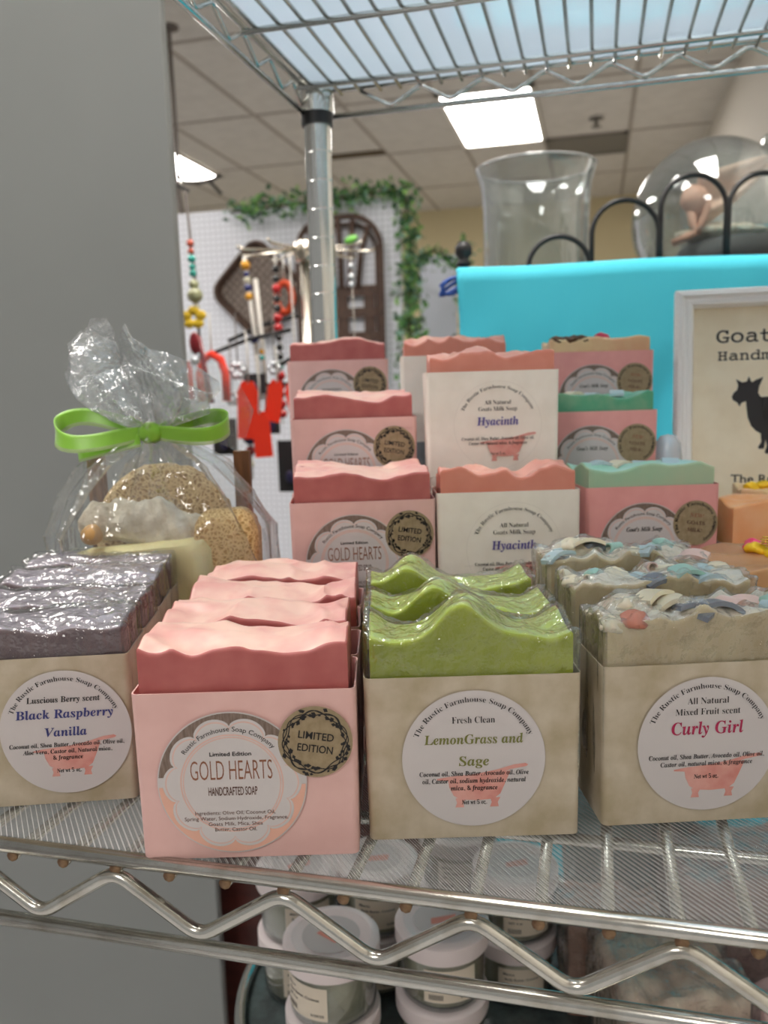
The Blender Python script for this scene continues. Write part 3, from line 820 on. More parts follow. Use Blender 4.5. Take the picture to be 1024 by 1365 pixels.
# bars at the right edge
soap_box('pink_card', .1360, .6290, 0, 15, 'lilac pink box holding the orange soap beside the goat sign', 'boxes at the right edge')
b, H = soap_bar('soap_orange', 'wave', 101, .1360, .6290, 0, 15, 'orange soap bar with sloping top in front of the goat sign', 'bars at the right edge', h=.100)
b, H = soap_bar('soap_ivory', 'wave', 105, .1500, .6760, 0, 5, 'pale tan soap bar with yellow petals standing behind the orange bar', 'bars at the right edge', d=.028, h=.103)
for k, xx in enumerate((-.030, -.022, -.004)): child('petal', curl_mesh('bit', 'yellow'), b, (xx, .012, .1035+H(xx, .012)), (0, 0, k*1.1))
b, H = soap_bar('soap_caramel', 'wave', 103, .1100, .4600, 0, 16, 'caramel brown soap bar with yellow and pink petals on top', 'bars at the right edge', h=.090, d=.055)
for k, (xx, yy, c) in enumerate(((-.012, .034, 'yellow'), (-.005, .030, 'yellow'), (.002, .033, 'yellow'), (-.001, .040, 'hotpink'), (.008, .037, 'hotpink'), (-.012, .040, 'hotpink'))):
    child('petal', curl_mesh('bit', c), b, (xx, yy, .0910+H(xx, yy)), (0, 0, k*.8))
child('gold_coil', MB().tube([(.0022*cos(t*.9)-.010, .030+.0022*sin(t*.9), .0960+.0002*t) for t in range(24)], .0005, 'gold_wire', 6).build('gold_coil', mesh_only=True), b)

# ================================================================== LOOFAH GIFT BAG
def fibre(name, light, dark, scale):
    t = NT(name); co = t.coord('Object')
    nz = t.new('ShaderNodeTexNoise', i_Scale=scale*.6, i_Detail=2); t.link(co, nz.inputs['Vector'])
    mv = t.new('ShaderNodeVectorMath', operation='MULTIPLY_ADD'); t.link(nz.outputs['Color'], mv.inputs[0]); mv.inputs[1].default_value = (.006, .006, .006); t.link(co, mv.inputs[2])
    vo = t.new('ShaderNodeTexVoronoi', feature='DISTANCE_TO_EDGE', i_Scale=scale); t.link(mv.outputs[0], vo.inputs['Vector'])
    cr = t.new('ShaderNodeValToRGB'); cr.color_ramp.elements[0].color = lin(light); cr.color_ramp.elements[0].position = .06
    cr.color_ramp.elements[1].color = lin(dark); cr.color_ramp.elements[1].position = .26
    t.link(vo.outputs['Distance'], cr.inputs['Fac']); t.link(cr.outputs['Color'], t.b.inputs['Base Color'])
    bp = t.new('ShaderNodeBump', i_Strength=.8, i_Distance=.002); bp.invert = True; t.link(vo.outputs['Distance'], bp.inputs['Height']); t.link(bp.outputs[0], t.b.inputs['Normal'])
    t.b.inputs['Roughness'].default_value = .8; return t.m
M['loofah'] = fibre('loofah', (226, 198, 148), (172, 138, 92), 330)
M['loofah_gold'] = fibre('loofah_gold', (246, 212, 150), (206, 160, 98), 360)
M['terry'] = pbr('terry', (236, 228, 210), .9, col2=(206, 192, 168), nscale=70, bump=.8, bscale=130, bdist=.004)
M['yellow_soap'] = pbr('yellow_soap', (238, 226, 168), .4, sss=.2)
M['wood'] = pbr('wood', (128, 84, 48), .5, col2=(96, 60, 32), nscale=40, stretch=(8, 8, 1))
M['wood_knob'] = pbr('wood_knob', (196, 150, 88), .5)
t = NT('ribbon_green'); b = t.b
b.inputs['Base Color'].default_value = lin((128, 186, 44)); b.inputs['Roughness'].default_value = .35; b.inputs['Sheen Weight'].default_value = .4
M['ribbon_green'] = t.m
t = NT('ribbon_edge'); b = t.b
b.inputs['Base Color'].default_value = lin((196, 226, 150)); b.inputs['Roughness'].default_value = .4; b.inputs['Alpha'].default_value = .55
M['ribbon_edge'] = t.m
BX, BY = -.270, .497
def at_bag(yaw=14): return Matrix.Translation((BX, BY, 0)) @ Matrix.Rotation(radians(yaw), 4, 'Z')
bag = thing('cellophane_gift_bag', 'clear cellophane gift bag gathered by a green ribbon bow, behind the berry soaps', 'gift bag', (BX, BY, 0), radians(14))
rnd = random.Random(5)
prof = [(0, .066, .040, 0), (.004, .070, .043, .0), (.03, .072, .044, .002), (.07, .071, .043, .003), (.10, .068, .041, .004), (.125, .058, .035, .006), (.143, .042, .026, .007), (.154, .024, .016, .006), (.161, .011, .010, .003), (.165, .009, .009, .002),
        (.168, .012, .010, .003), (.172, .018, .014, .006), (.178, .024, .016, .009), (.185, .029, .018, .011), (.192, .031, .018, .012), (.199, .031, .017, .012), (.206, .028, .015, .011), (.213, .023, .012, .010), (.219, .016, .009, .008)]
n = 120; vs = []; fs = []
cxo = -.011
for i, (z, a, bb, pl) in enumerate(prof):
    for k in range(n):
        t_ = 2*pi*k/n; e = .62 if z < .12 else .9
        cx_ = math.copysign(abs(cos(t_))**e, cos(t_)); sy_ = math.copysign(abs(sin(t_))**e, sin(t_))
        p_ = pl*(sin(t_*9+z*20)+.6*sin(t_*17+1.3+z*55)+.5*noise.noise(Vector((cos(t_)*3, sin(t_)*3, z*40))))
        r_ = noise.noise(Vector((cos(t_)*2.5, sin(t_)*2.5, z*26)))*.006*(z > .01)+(noise.noise(Vector((cos(t_)*7, sin(t_)*7, z*130)))*.007 if z > .17 else 0)
        tall = 0
        if z > .17:
            kz = (z-.17)/.044
            tall = kz*(.012*cos(t_-2.6)+.009*sin(t_*5+.6)+.006*noise.noise(Vector((t_*2, 0, 4))))
        off = (cxo if z > .12 else cxo*z/.12) - (.016*max(0, (z-.17)/.044))
        vs.append((a*cx_+(p_+r_)*cx_+off, bb*sy_+(p_+r_)*.7*sy_, z+tall))
L = len(prof)
for i in range(L-1):
    for k in range(n):
        k2 = (k+1) % n; fs.append((i*n+k, i*n+k2, (i+1)*n+k2, (i+1)*n+k))
fs.append(tuple(range(n-1, -1, -1)))
m = MB(); m.add(vs, fs, 'cello'); kc = m.mi('cello_crumpled')
for q in range(9*n, (L-1)*n): m.m[q] = kc
m.build('cellophane', bag, angle=24)
# a loose corner of film standing up right of the knot
m = MB(); vs = []; fs = []
for i in range(14):
    for j in range(9):
        u, v_ = i/13, j/8
        vs.append((cxo+.006+u*.048+.012*v_*u, .004+.006*sin(u*7+v_*3), .166+v_*.052*(1-.75*(u-.45)**2*2)-(.018*u*u)))
for i in range(13):
    for j in range(8): fs.append((i*9+j, (i+1)*9+j, (i+1)*9+j+1, i*9+j+1))
m.add(vs, fs, 'cello'); m.build('film_corner', bag)
bow = bpy.data.objects.new('ribbon_bow', None); C.objects.link(bow); bow.parent = bag; bow.location = (cxo, 0, .164)
def ribbon(path, hw, mat, name, par, twist=None):
    mb = MB(); P = [Vector(p) for p in path]; L = len(P); vs = []; fs = []
    for i, p in enumerate(P):
        tl_ = twist(i/(L-1)) if twist else 0
        d = (P[min(i+1, L-1)]-P[max(i-1, 0)]).normalized()
        up = Vector((0, 0, 1)); up = (up-d*up.dot(d)).normalized(); side = d.cross(up)
        u = up*cos(tl_)+side*sin(tl_)
        for s in (-1, -.6, 0, .6, 1): vs.append(p+u*hw(i/(L-1))*s)
    for i in range(L-1):
        for k in range(4): fs.append((i*5+k, i*5+k+1, (i+1)*5+k+1, (i+1)*5+k))
    mb.add(vs, fs, mat); ke = mb.mi('ribbon_edge')
    for q in range(0, len(fs), 4): mb.m[q] = ke
    o = mb.build(name, par); md = o.modifiers.new('s', 'SOLIDIFY'); md.thickness = .0004; return o
def loop_path(sx, ln, wd, dz):
    pts = []
    for k in range(41):
        t_ = 2*pi*k/40
        x = ln*(1-cos(t_))/2; y = -wd*sin(t_)*(.35+.65*(1-cos(t_))/2)
        pts.append((sx*x, y-.006, dz*sin(t_)*-1*(1-cos(t_))/2+.004*(1-cos(t_))/2))
    return pts
hw = lambda u: .0028+.0030*sm(0, .2, u)*sm(1, .8, u)
ribbon(loop_path(-1, .062, .018, .0125), hw, 'ribbon_green', 'bow_loop', bow, lambda u: .35*sin(u*2*pi))
ribbon(loop_path(1, .050, .016, .0085), hw, 'ribbon_green', 'bow_loop', bow, lambda u: .30*sin(u*2*pi))
ribbon([(-.006-.0045*k, -.013, -.004-.0010*k) for k in range(10)], lambda u: .0045, 'ribbon_green', 'ribbon_tail', bow, lambda u: .4)
MB().ball((0, -.009, 0), .0075, 'ribbon_green', 14, (1.1, .8, .95), amp=.0015, fr=260).build('knot', bow)
def in_bag(name, label, cat, mb, group=None):
    o = mb.build(name, angle=50); o.matrix_world = at_bag(); return tag(o, label, cat, group)
def pad_mesh(pts, y0, y1, mat, amp=.0012, rnds=.004):
    """rounded slab with outline pts in x-z, from y0 to y1"""
    n = len(pts); cx = sum(p[0] for p in pts)/n; cz = sum(p[1] for p in pts)/n
    mb = MB(); vs = []; fs = []
    rings = [(0, y0), (.35, y0), (.7, y0), (.9, y0+.15*(y1-y0)*.2), (1, y0+.3*(y1-y0)), (1, y0+.7*(y1-y0)), (.9, y1-.03*(y1-y0)), (.6, y1), (0, y1)]
    for s, y in rings:
        for p in pts:
            q = Vector((cx+(p[0]-cx)*s, y, cz+(p[1]-cz)*s)); a = amp*noise.noise(q*160)
            vs.append((q.x+a, q.y+amp*1.4*noise.noise(q*190+Vector((9, 0, 0))), q.z+a))
    for i in range(len(rings)-1):
        for k in range(n):
            k2 = (k+1) % n; fs.append((i*n+k, i*n+k2, (i+1)*n+k2, (i+1)*n+k))
    mb.add(vs, fs, mat); return mb
half = [(-.012+.047*cos(pi*k/36), .094+.048*sin(pi*k/36)) for k in range(37)]+[(-.059+.094*k/12, .02) for k in range(1, 12)]
in_bag('loofah_pad', 'large half round tan loofah pad at the back of the gift bag', 'loofah', pad_mesh(half, .008, .026, 'loofah', .0022))
sq = []
for (cx, cz, a0) in ((.044, .030, -90), (.044, .098, 0), (.028, .098, 90), (.028, .030, 180)):
    for k in range(9): a = radians(a0+90*k/8); sq.append((cx+.013*cos(a), cz+.016*sin(a)))
sq2 = []
for i, p in enumerate(sq):
    q = sq[(i+1) % len(sq)]
    for k in range(3): sq2.append((p[0]+(q[0]-p[0])*k/3, p[1]+(q[1]-p[1])*k/3))
in_bag('loofah_slice', 'golden square loofah slice standing at the right side of the gift bag', 'loofah', pad_mesh(sq2, -.030, .004, 'loofah_gold', .0015))
m = MB(); vs = []; fs = []; n1, n2 = 60, 16  # cream washcloth rolled up across the bag
for i in range(n1):
    u = i/(n1-1)
    for j in range(n2):
        a = 2*pi*j/n2; r = .016*(sin(pi*min(max(u, .02), .98))**.35)
        p = Vector((-.060+.096*u, -.012+r*.8*cos(a), .103+.006*sin(u*4+.6)-.004*u+r*sin(a)))
        dd = .0040*noise.noise(p*70)+.0022*noise.noise(p*180)
        vs.append((p.x, p.y+dd*cos(a)*1.2, p.z+dd*sin(a)+dd*.5))
for i in range(n1-1):
    for j in range(n2):
        j2 = (j+1) % n2; fs.append((i*n2+j, i*n2+j2, (i+1)*n2+j2, (i+1)*n2+j))
fs.append(tuple(range(n2))); fs.append(tuple(range((n1-1)*n2, n1*n2)))
m.add(vs, fs, 'terry')
in_bag('rolled_washcloth', 'cream fluffy rolled washcloth lying across the gift bag', 'washcloth', m)
ys = [(-.066, .030), (.026, .030), (.030, .034), (.030, .092), (.024, .098), (-.05, .092), (-.064, .088), (-.068, .060)]
ys2 = []
for i, p in enumerate(ys):
    q = ys[(i+1) % len(ys)]
    for k in range(4): ys2.append((p[0]+(q[0]-p[0])*k/4, p[1]+(q[1]-p[1])*k/4))
in_bag('yellow_soap_bar', 'pale yellow soap bar at the front of the gift bag', 'soap bar', pad_mesh(ys2, -.034, -.014, 'yellow_soap', .0006))
m = MB().ball((-.046, -.032, .1020), .0068, 'wood_knob', 16, amp=.0008, fr=150)
in_bag('wooden_bath_bead', 'small round tan wooden bead in front of the washcloth in the bag', 'bead', m)
dish = thing('wooden_soap_dish', 'brown wooden soap dish standing upright at the back of the gift bag', 'soap dish', (BX, BY, 0), radians(14))
for sx in (-.062, .040): MB().box((sx, .032, .075), (.011, .007, .146), 'wood').build('side_bar', dish, smooth=False)
for z in (.01, .05, .09): MB().box((-.011, .033, z), (.094, .005, .014), 'wood').build('slat', dish, smooth=False)

# ================================================================== GOAT SIGN
M['frame_white'] = pbr('frame_white', (250, 248, 246), .45, bump=.2, bscale=300)
M['sign_paper'] = pbr('sign_paper', (248, 236, 210), .7, col2=(240, 226, 198), nscale=40)
sign = thing('picture_frame', 'white framed goat soap sign leaning before the teal cloth', 'framed sign', (.1605, .733, .0), 0, None, radians(-7))
FW, FH = .192, .264
def frame_side(mb, a, b, inn):
    pass
fr = MB()
# moulded profile swept round the rectangle: (inset from the outer edge, depth towards the viewer)
prof = [(0, .012), (0, -.002), (.002, -.006), (.0055, -.007), (.007, -.004), (.009, -.004), (.010, -.0055), (.0130, -.005), (.0148, -.001), (.0148, .006)]
vs = []; fs = []
for (ins, dy) in prof:
    for (sx, sz) in ((-1, 0), (1, 0), (1, 1), (-1, 1)):
        vs.append((sx*(FW/2-ins), dy, ins if sz == 0 else FH-ins))
for i in range(len(prof)-1):
    for k in range(4):
        k2 = (k+1) % 4; fs.append((i*4+k, i*4+k2, (i+1)*4+k2, (i+1)*4+k))
fr.add(vs, fs, 'frame_white'); fr.build('frame', sign, smooth=False)
beads = MB()
for k in range(52): beads.ball((-FW/2+.0016, -.0034, .004+k*.0050), .0016, 'frame_white', 6); beads.ball((FW/2-.0016, -.0034, .004+k*.0050), .0016, 'frame_white', 6)
for k in range(38): beads.ball((-FW/2+.003+k*.0050, -.0030, FH-.0016), .0016, 'frame_white', 6)
beads.build('beaded_edge', sign)
MB().box((0, .009, FH/2), (FW-.006, .004, FH-.006), 'black_plastic').build('backing', sign, smooth=False)
pr = MB(); pr.box((0, .0055, FH/2), (FW-.028, .002, FH-.028), 'sign_paper')
ox = -.1605
def sp_text(body, z, wd, cap, x, st='mono'):
    q = MB(); q.text(body, st, (x, z), 'ink', 1, width=wd, cap=cap, bold=.010 if st == 'mono' else .016); return q
xfp = Matrix.Translation((0, .0045, 0))
for body, z, wd, cap, x in (("Goat's Milk", .2200, .110, .0120, .1530+ox), ("Handmade Soap", .2050, .106, .0088, .1525+ox), ("The Rustic Farmhouse", .1020, .104, .0068, .1630+ox), ("Soap Company", .0900, .064, .0068, .1605+ox)):
    q = sp_text(body, z, wd, cap, x, 'mono' if z > .15 else 'sans'); pr.add(q.v, q.f, 'ink', xfp)
goat = [(862, 335), (866, 350), (885, 362), (895, 380), (905, 362), (922, 357), (925, 390), (930, 430), (945, 468), (965, 490), (985, 502), (988, 540), (975, 562), (979, 571), (1000, 570), (1006, 530), (1011, 560), (1003, 584), (1008, 593), (1030, 592), (1036, 530), (1042, 503),
        (1100, 508), (1170, 502), (1200, 482), (1206, 540), (1194, 562), (1198, 572), (1222, 571), (1229, 520), (1236, 560), (1227, 584), (1231, 592), (1255, 591), (1263, 520), (1276, 460), (1282, 400), (1290, 372), (1303, 343), (1276, 348), (1240, 345), (1150, 352), (1050, 354), (1010, 347), (982, 337), (972, 320), (976, 292), (993, 250), (962, 262), (947, 272), (941, 266), (933, 245), (924, 268), (905, 272), (879, 257), (888, 285), (884, 306), (870, 318)]
pr.add([(-.0631+(p[0]-790)*.000187, .0043, .1735-(p[1]-340)*.000187) for p in goat], [tuple(range(len(goat)))], 'ink')
pr.build('print', sign, smooth=False)
MB().box((.0, .030, .085), (.05, .003, .172), 'black_plastic', Matrix.Translation((0, 0, 0)) @ Matrix.Rotation(radians(9), 4, 'X')).build('easel_leg', sign, smooth=False)
bt = thing('plastic_bottle', 'translucent white plastic bottle behind the mint soap boxes', 'bottle', (.0570, .715, 0))
M['milky'] = glassy('milky', rough=.2, base=.06, edge=.4, haze=.6, hazecol=(232, 238, 246))
MB().lathe([(.012, 0), (.012, .10), (.0115, .125), (.0100, .137), (.006, .143), (.0005, .1445)], 'milky', 24).build('body', bt)
MB().lathe([(.0126, .095), (.0126, .100)], 'milky', 24).build('collar', bt)

# ================================================================== TEAL CLOTH AND WIRE STAND
M['teal_cloth'] = pbr('teal_cloth', (76, 208, 230), .75, col2=(70, 202, 226), nscale=8, bump=.1, bscale=500)
M['black_iron'] = pbr('black_iron', (24, 24, 26), .4)
vs = []; fs = []; nx, nz = 110, 60
def cloth_pt(u, v_):
    x = -.160+u*.86
    y0 = 1.000+(x+.158)*.255
    z0 = .3215+(x+.158)*.018+.0010*sin(x*22)
    if v_ < .06:
        k = v_/.06; a = (1-k)*pi/2
        return (x, y0+.03*(1-k), z0+.003*sin(a)*1.5)
    k = (v_-.06)/.94
    f_ = .010*k**.6*sin(x*34+2.5*k+1.5*noise.noise(Vector((x*6, k*3, 0))))+.014*noise.noise(Vector((x*9, k*4, 2)))*k**.5+.008*noise.noise(Vector((x*22+k*6, k*16, 5)))*min(1, k*6)
    return (x+.004*sin(k*14)*(u < .02), y0-.004+f_, z0-k*1.15)
for i in range(nx):
    for j in range(nz):
        vs.append(cloth_pt(i/(nx-1), (j/(nz-1))**1.4))
for i in range(nx-1):
    for j in range(nz-1): fs.append((i*nz+j, (i+1)*nz+j, (i+1)*nz+j+1, i*nz+j+1))
m = MB(); m.add(vs, fs, 'teal_cloth'); o = m.build('teal_cloth'); md = o.modifiers.new('s', 'SOLIDIFY'); md.thickness = .0012
tag(o, 'turquoise cloth draped over the front of the black wire stand', 'cloth')
st = thing('wire_display_stand', 'black iron display stand with a scalloped wire edge above the turquoise cloth', 'display stand', (-.159, 1.048, 0))
Lx = lambda x: x+.159
def on(x, z): return (Lx(x), (x+.159)*.255+.012, z)
for (xa, xb, zt) in ((-.083, -.009, .366), (-.007, .073, .407), (.075, .153, .434), (.156, .236, .434), (.239, .317, .407), (.320, .394, .366)):
    r = (xb-xa)/2; c = (xa+xb)/2; pts = [on(xa, .27)]
    for k in range(21):
        a = pi-pi*k/20; pts.append(on(c+r*cos(a), zt-r+r*sin(a)))
    pts.append(on(xb, .27))
    MB().tube(pts, .0033, 'black_iron', 10).build('wire_hoop', st)
for (x, dy) in ((-.159, 0), (.56, 0), (-.159, .42), (.56, .42)):
    p = MB(); bx_ = Lx(x); by_ = (x+.159)*.255+dy
    p.tube([(bx_, by_, FLOOR), (bx_, by_, .335 if dy == 0 else .30)], .0065, 'black_iron', 12)
    po = p.build('post', st)
    if dy == 0: MB().lathe([(.004, .330), (.0085, .333), (.0085, .337), (.005, .340), (.0105, .346), (.0105, .355), (.006, .361), (.0005, .362)], 'black_iron', 16, (bx_, by_, 0)).build('finial', po)
MB().tube([on(-.159, .316), on(.56, .316)], .005, 'black_iron', 10).build('front_bar', st)
sh_ = MB(); sh_.add([(0, .005, .298), (.72, .188, .298), (.72, .60, .298), (0, .42, .298), (0, .005, .303), (.72, .188, .303), (.72, .60, .303), (0, .42, .303)], [(0, 3, 2, 1), (4, 5, 6, 7), (0, 1, 5, 4), (1, 2, 6, 5), (2, 3, 7, 6), (3, 0, 4, 7)], 'black_iron'); sh_.build('shelf', st, smooth=False)
M['blue_ribbon'] = pbr('blue_ribbon', (44, 84, 168), .4)
m = MB()
for k in range(3): m.tube([(.012*sin(t_*.5+k*2)*(1+.2*k), .006*cos(t_*.3), .010*cos(t_*.45+k)) for t_ in range(14)], .0022, 'blue_ribbon', 6)
o = m.build('ribbon_knot'); o.location = (-.172, 1.040, .308); tag(o, 'small blue ribbon knot tied at the left corner of the turquoise cloth', 'ribbon')
# glass hurricane cylinder
gc_ = MB().tube([(.0848*cos(2*pi*k/64), .0848*sin(2*pi*k/64), .1885) for k in range(64)], .0018, 'glass_rim', 8, closed=True)
o = gc_.lathe([(.0005, .001), (.073, .001), (.0755, .006), (.0755, .05), (.0755, .10), (.0765, .135), (.0790, .165), (.0855, .186), (.0860, .189), (.0835, .187), (.0770, .165), (.0745, .135), (.0735, .10), (.0735, .05), (.0735, .009), (.0005, .008)], 'glass', 64).build('glass_cylinder', angle=60)
o.location = (-.0870, 1.272, .3032); tag(o, 'tall clear glass hurricane cylinder with flared rim behind the wire hoops', 'glass vase')
# tilted fishbowl
M['peach_cloth'] = pbr('peach_cloth', (236, 206, 184), .7, col2=(226, 186, 160), nscale=30)
M['peach_skin'] = pbr('peach_skin', (236, 178, 150), .5)
M['slate_pad'] = pbr('slate_pad', (98, 98, 98), .7)
bowl = thing('glass_fishbowl', 'round clear glass fishbowl tipped toward the right wall behind the wire hoops', 'glass bowl', (.165, 1.375, .3035))
prof = []
for k in range(25):
    a = -pi/2+ (pi*.80)*k/24; prof.append((max(.0006, .126*cos(a)), .126*sin(a)))
prof += [(.083, .082+.022), (.090, .112)]
prof2 = [(max(.0006, r-.0025), z+(.0025 if i < 8 else 0)) for i, (r, z) in enumerate(prof)]
xb = Matrix.Translation((0, 0, .1165)) @ Matrix.Rotation(radians(70), 4, 'Y') @ Matrix.Scale(.92, 4)
MB().lathe(prof+prof2[::-1], 'glass', 56, xf=xb).build('bowl', bowl, angle=60)
MB().ball((.03, -.01, .062), .08, 'slate_pad', 24, (1.02, .8, .42)).build('slate_base', bowl)
MB().ball((.010, -.030, .094), .050, 'terry', 24, (1.25, .5, .22), amp=.008, fr=60).build('pebble_bed', bowl)
fig = thing('peach_figurine', 'peach figurine with a fanned cape standing inside the glass fishbowl', 'figurine', (.135, 1.340, .404))
vs = []; fs = []
for i in range(15):
    u = i/14
    for j in range(11):
        v_ = j/10-.5
        x = .004+u*.100; zc = .036+.052*u**1.2; wdt = .050*(1-u)**.7+.010
        vs.append((x, .012*sin(v_*9+u*2)+.004*u, zc+v_*wdt*1.3-(.010*cos(v_*pi))*(1-u)))
for i in range(14):
    for j in range(10): fs.append((i*11+j, (i+1)*11+j, (i+1)*11+j+1, i*11+j+1))
m = MB(); m.add(vs, fs, 'peach_cloth'); o = m.build('cape', fig); md = o.modifiers.new('s', 'SOLIDIFY'); md.thickness = .003
b_ = MB(); b_.ball((0, -.012, .038), .021, 'peach_skin', 20, (.95, .7, 1.05), amp=.003, fr=70)
b_.tube([(-.004, -.014, .022), (-.002, -.018, .004), (.004, -.02, -.008), (-.010, -.02, -.014), (-.030, -.022, -.022)], [.007, .006, .0055, .006, .005], 'peach_skin', 10)
b_.tube([(.014, -.012, .045), (.016, -.018, .024), (.010, -.02, .004), (.003, -.02, -.010)], [.006, .005, .005, .006], 'peach_skin', 10)
b_.build('body', fig)

# ================================================================== PEGBOARD, GARLANDS, BASKETS
t = NT('pegboard'); co = t.coord('Object'); sx = t.new('ShaderNodeSeparateXYZ'); t.link(co, sx.inputs[0])
def cell(o): return t.math('SUBTRACT', t.math('FRACT', t.math('MULTIPLY', o, 1/.0254)), .5)
cx_, cz_ = cell(sx.outputs[0]), cell(sx.outputs[2])
d2 = t.math('ADD', t.math('MULTIPLY', cx_, cx_), t.math('MULTIPLY', cz_, cz_))
hole = t.math('LESS_THAN', d2, .035)
mixc = t.new('ShaderNodeMix', data_type='RGBA'); t.link(hole, mixc.inputs[0]); mixc.inputs[6].default_value = lin((236, 238, 246)); mixc.inputs[7].default_value = lin((170, 172, 180))
t.link(mixc.outputs[2], t.b.inputs['Base Color']); t.b.inputs['Roughness'].default_value = .6
M['pegboard'] = t.m
M['pale_panel'] = pbr('pale_panel', (226, 230, 244), .6)
PY = 3.53
o = MB().box((-1.62, PY+.01, .12), (1.64, .02, 1.70), 'pegboard').build('pegboard_panel', smooth=False)
tag(o, 'white pegboard panel with a leafy garland along its top, hung with baskets', 'pegboard')
o = MB().box((-.83, 4.55, .10), (.20, .02, 1.54), 'pale_panel').build('pale_board', smooth=False); tag(o, 'narrow pale board framed by vines right of the pegboard', 'board')
for i, c in enumerate(((70, 118, 66), (100, 154, 84), (46, 88, 60), (146, 192, 108), (136, 176, 156))): M['leaf%d' % i] = pbr('leaf%d' % i, c, .6)
M['vine'] = pbr('vine', (74, 66, 40), .8)
def garland(path, width, n, label, seed, size=.028, droop=0):
    rnd = random.Random(seed); g_ = thing('leaf_garland', label, 'garland', path[0], 0, 'leafy garlands')
    P0 = Vector(path[0]); P = [Vector(p)-P0 for p in path]
    MB().tube(P, .006, 'vine', 6).build('vine_stem', g_)
    segs = [(P[i+1]-P[i]).length for i in range(len(P)-1)]; tot = sum(segs)
    m = MB()
    for k in range(n):
        s = rnd.random()*tot; i = 0
        while i < len(segs)-1 and s > segs[i]: s -= segs[i]; i += 1
        c = P[i].lerp(P[i+1], min(1, s/segs[i]))
        c = c+Vector((rnd.gauss(0, width), rnd.gauss(0, width*.6), rnd.gauss(0, width)-abs(rnd.gauss(0, droop))))
        d = Vector((rnd.uniform(-1, 1), rnd.uniform(-1, .2), rnd.uniform(-.8, 1))).normalized()
        u = d.cross(Vector((rnd.uniform(-1, 1), rnd.uniform(-1, 1), rnd.uniform(-1, 1)))).normalized()
        l = size*rnd.uniform(.6, 1.3); nn = d.cross(u)*l*.12
        m.add([c, c+d*l*.35+u*l*.32+nn, c+d*l*.75+u*l*.24+nn, c+d*l, c+d*l*.75-u*l*.24+nn, c+d*l*.35-u*l*.32+nn], [(0, 1, 2, 3), (0, 3, 4, 5)], 'leaf%d' % rnd.choice((0, 0, 1, 1, 2, 2, 3, 4)))
    m.build('leaves', g_, smooth=False)
garland([(-1.52, 3.44, .94), (-1.2, 3.46, .955), (-.80, 3.50, .985)], .024, 520, 'green leaf garland lying along the top edge of the pegboard', 1)
garland([(-.775, 3.50, 1.0), (-.755, 3.50, .8), (-.76, 3.48, .55), (-.75, 3.46, .2), (-.76, 3.46, -.2)], .028, 900, 'green leaf garland hanging down the right edge of the pegboard', 2)
garland([(-.735, 3.50, .71), (-.66, 3.51, .735), (-.58, 3.53, .70)], .016, 160, 'short vine swag reaching right from the pegboard garland', 3, .022, .02)
garland([(-.950, 4.40, .84), (-.945, 4.40, .6), (-.930, 4.40, .40), (-.925, 4.40, 0)], .035, 420, 'green vine hanging down the left side of the narrow pale board', 4, .035)
garland([(-.690, 4.44, .90), (-.665, 4.44, .6), (-.66, 4.42, .3), (-.66, 4.42, 0)], .028, 320, 'green vine hanging down the right side of the narrow pale board', 5, .035)
M['wicker'] = pbr('wicker', (92, 70, 58), .7, col2=(70, 52, 44), nscale=60)
M['wicker_pale'] = pbr('wicker_pale', (150, 138, 128), .7, col2=(120, 106, 98), nscale=60)
def rrect(w, h, r, n=7):
    pts = []
    for (cx, cz, a0) in ((w/2-r, h/2-r, 0), (-w/2+r, h/2-r, 90), (-w/2+r, -h/2+r, 180), (w/2-r, -h/2+r, 270)):
        for k in range(n): a = radians(a0+90*k/(n-1)); pts.append((cx+r*cos(a), cz+r*sin(a)))
    return pts
bk = thing('woven_basket', 'brown woven square basket hung cornerwise on the pegboard', 'basket', (-1.425, 3.495, .615), ry=radians(45))
q = rrect(.315, .315, .06)
MB().tube([(p[0], -.03, p[1]) for p in q], .010, 'wicker', 8, closed=True).build('rim', bk)
MB().tube([(p[0]*.93, 0, p[1]*.93) for p in q], .008, 'wicker', 8, closed=True).build('base_rim', bk)
m = MB()
for k in range(11):
    x = -.125+.025*k
    m.box((x, -.002+.003*(k % 2), 0), (.013, .003, .28), 'wicker_pale'); m.box((0, -.004+.003*(k % 2), x), (.28, .003, .011), 'wicker_pale')
m.box((0, .004, 0), (.28, .002, .28), 'wicker')
m.build('weave', bk, smooth=False)
m = MB()
for k in range(len(q)):
    a, b2 = q[k], q[(k+1) % len(q)]
    m.add([(a[0], -.03, a[1]), (b2[0], -.03, b2[1]), (b2[0]*.93, 0, b2[1]*.93), (a[0]*.93, 0, a[1]*.93)], [(0, 1, 2, 3)], 'wicker')
m.build('side_wall', bk)
MB().tube([(.128+.018*cos(a/8*pi), -.03, .128-.018*cos(a/8*pi)+.024*sin(a/8*pi)) for a in range(9)], .006, 'wicker', 8).build('handle', bk)
tr_ = thing('lattice_tray', 'tall dark rattan tray with rounded corners hung on the pegboard', 'tray', (-1.055, 3.50, .50))
q = rrect(.365, .78, .13, 9)
MB().tube([(p[0], -.03, p[1]) for p in q], .012, 'wicker', 10, closed=True).build('rim', tr_)
MB().tube([(p[0]*.86, 0, p[1]*.93) for p in q], .008, 'wicker', 8, closed=True).build('base_rim', tr_)
for k in range(5):
    x = -.13+.065*k
    MB().tube([(x*.55, 0, .10), (x*.7, -.005, .25), (x*1.02, -.03, .385-.6*x*x*4)], .012, 'wicker', 6).build('top_slat', tr_)
for z in (-.30, -.20, -.10, 0, .09):
    MB().box((0, -.002, z), (.32, .004, .042), 'wicker').build('cross_slat', tr_, smooth=False)
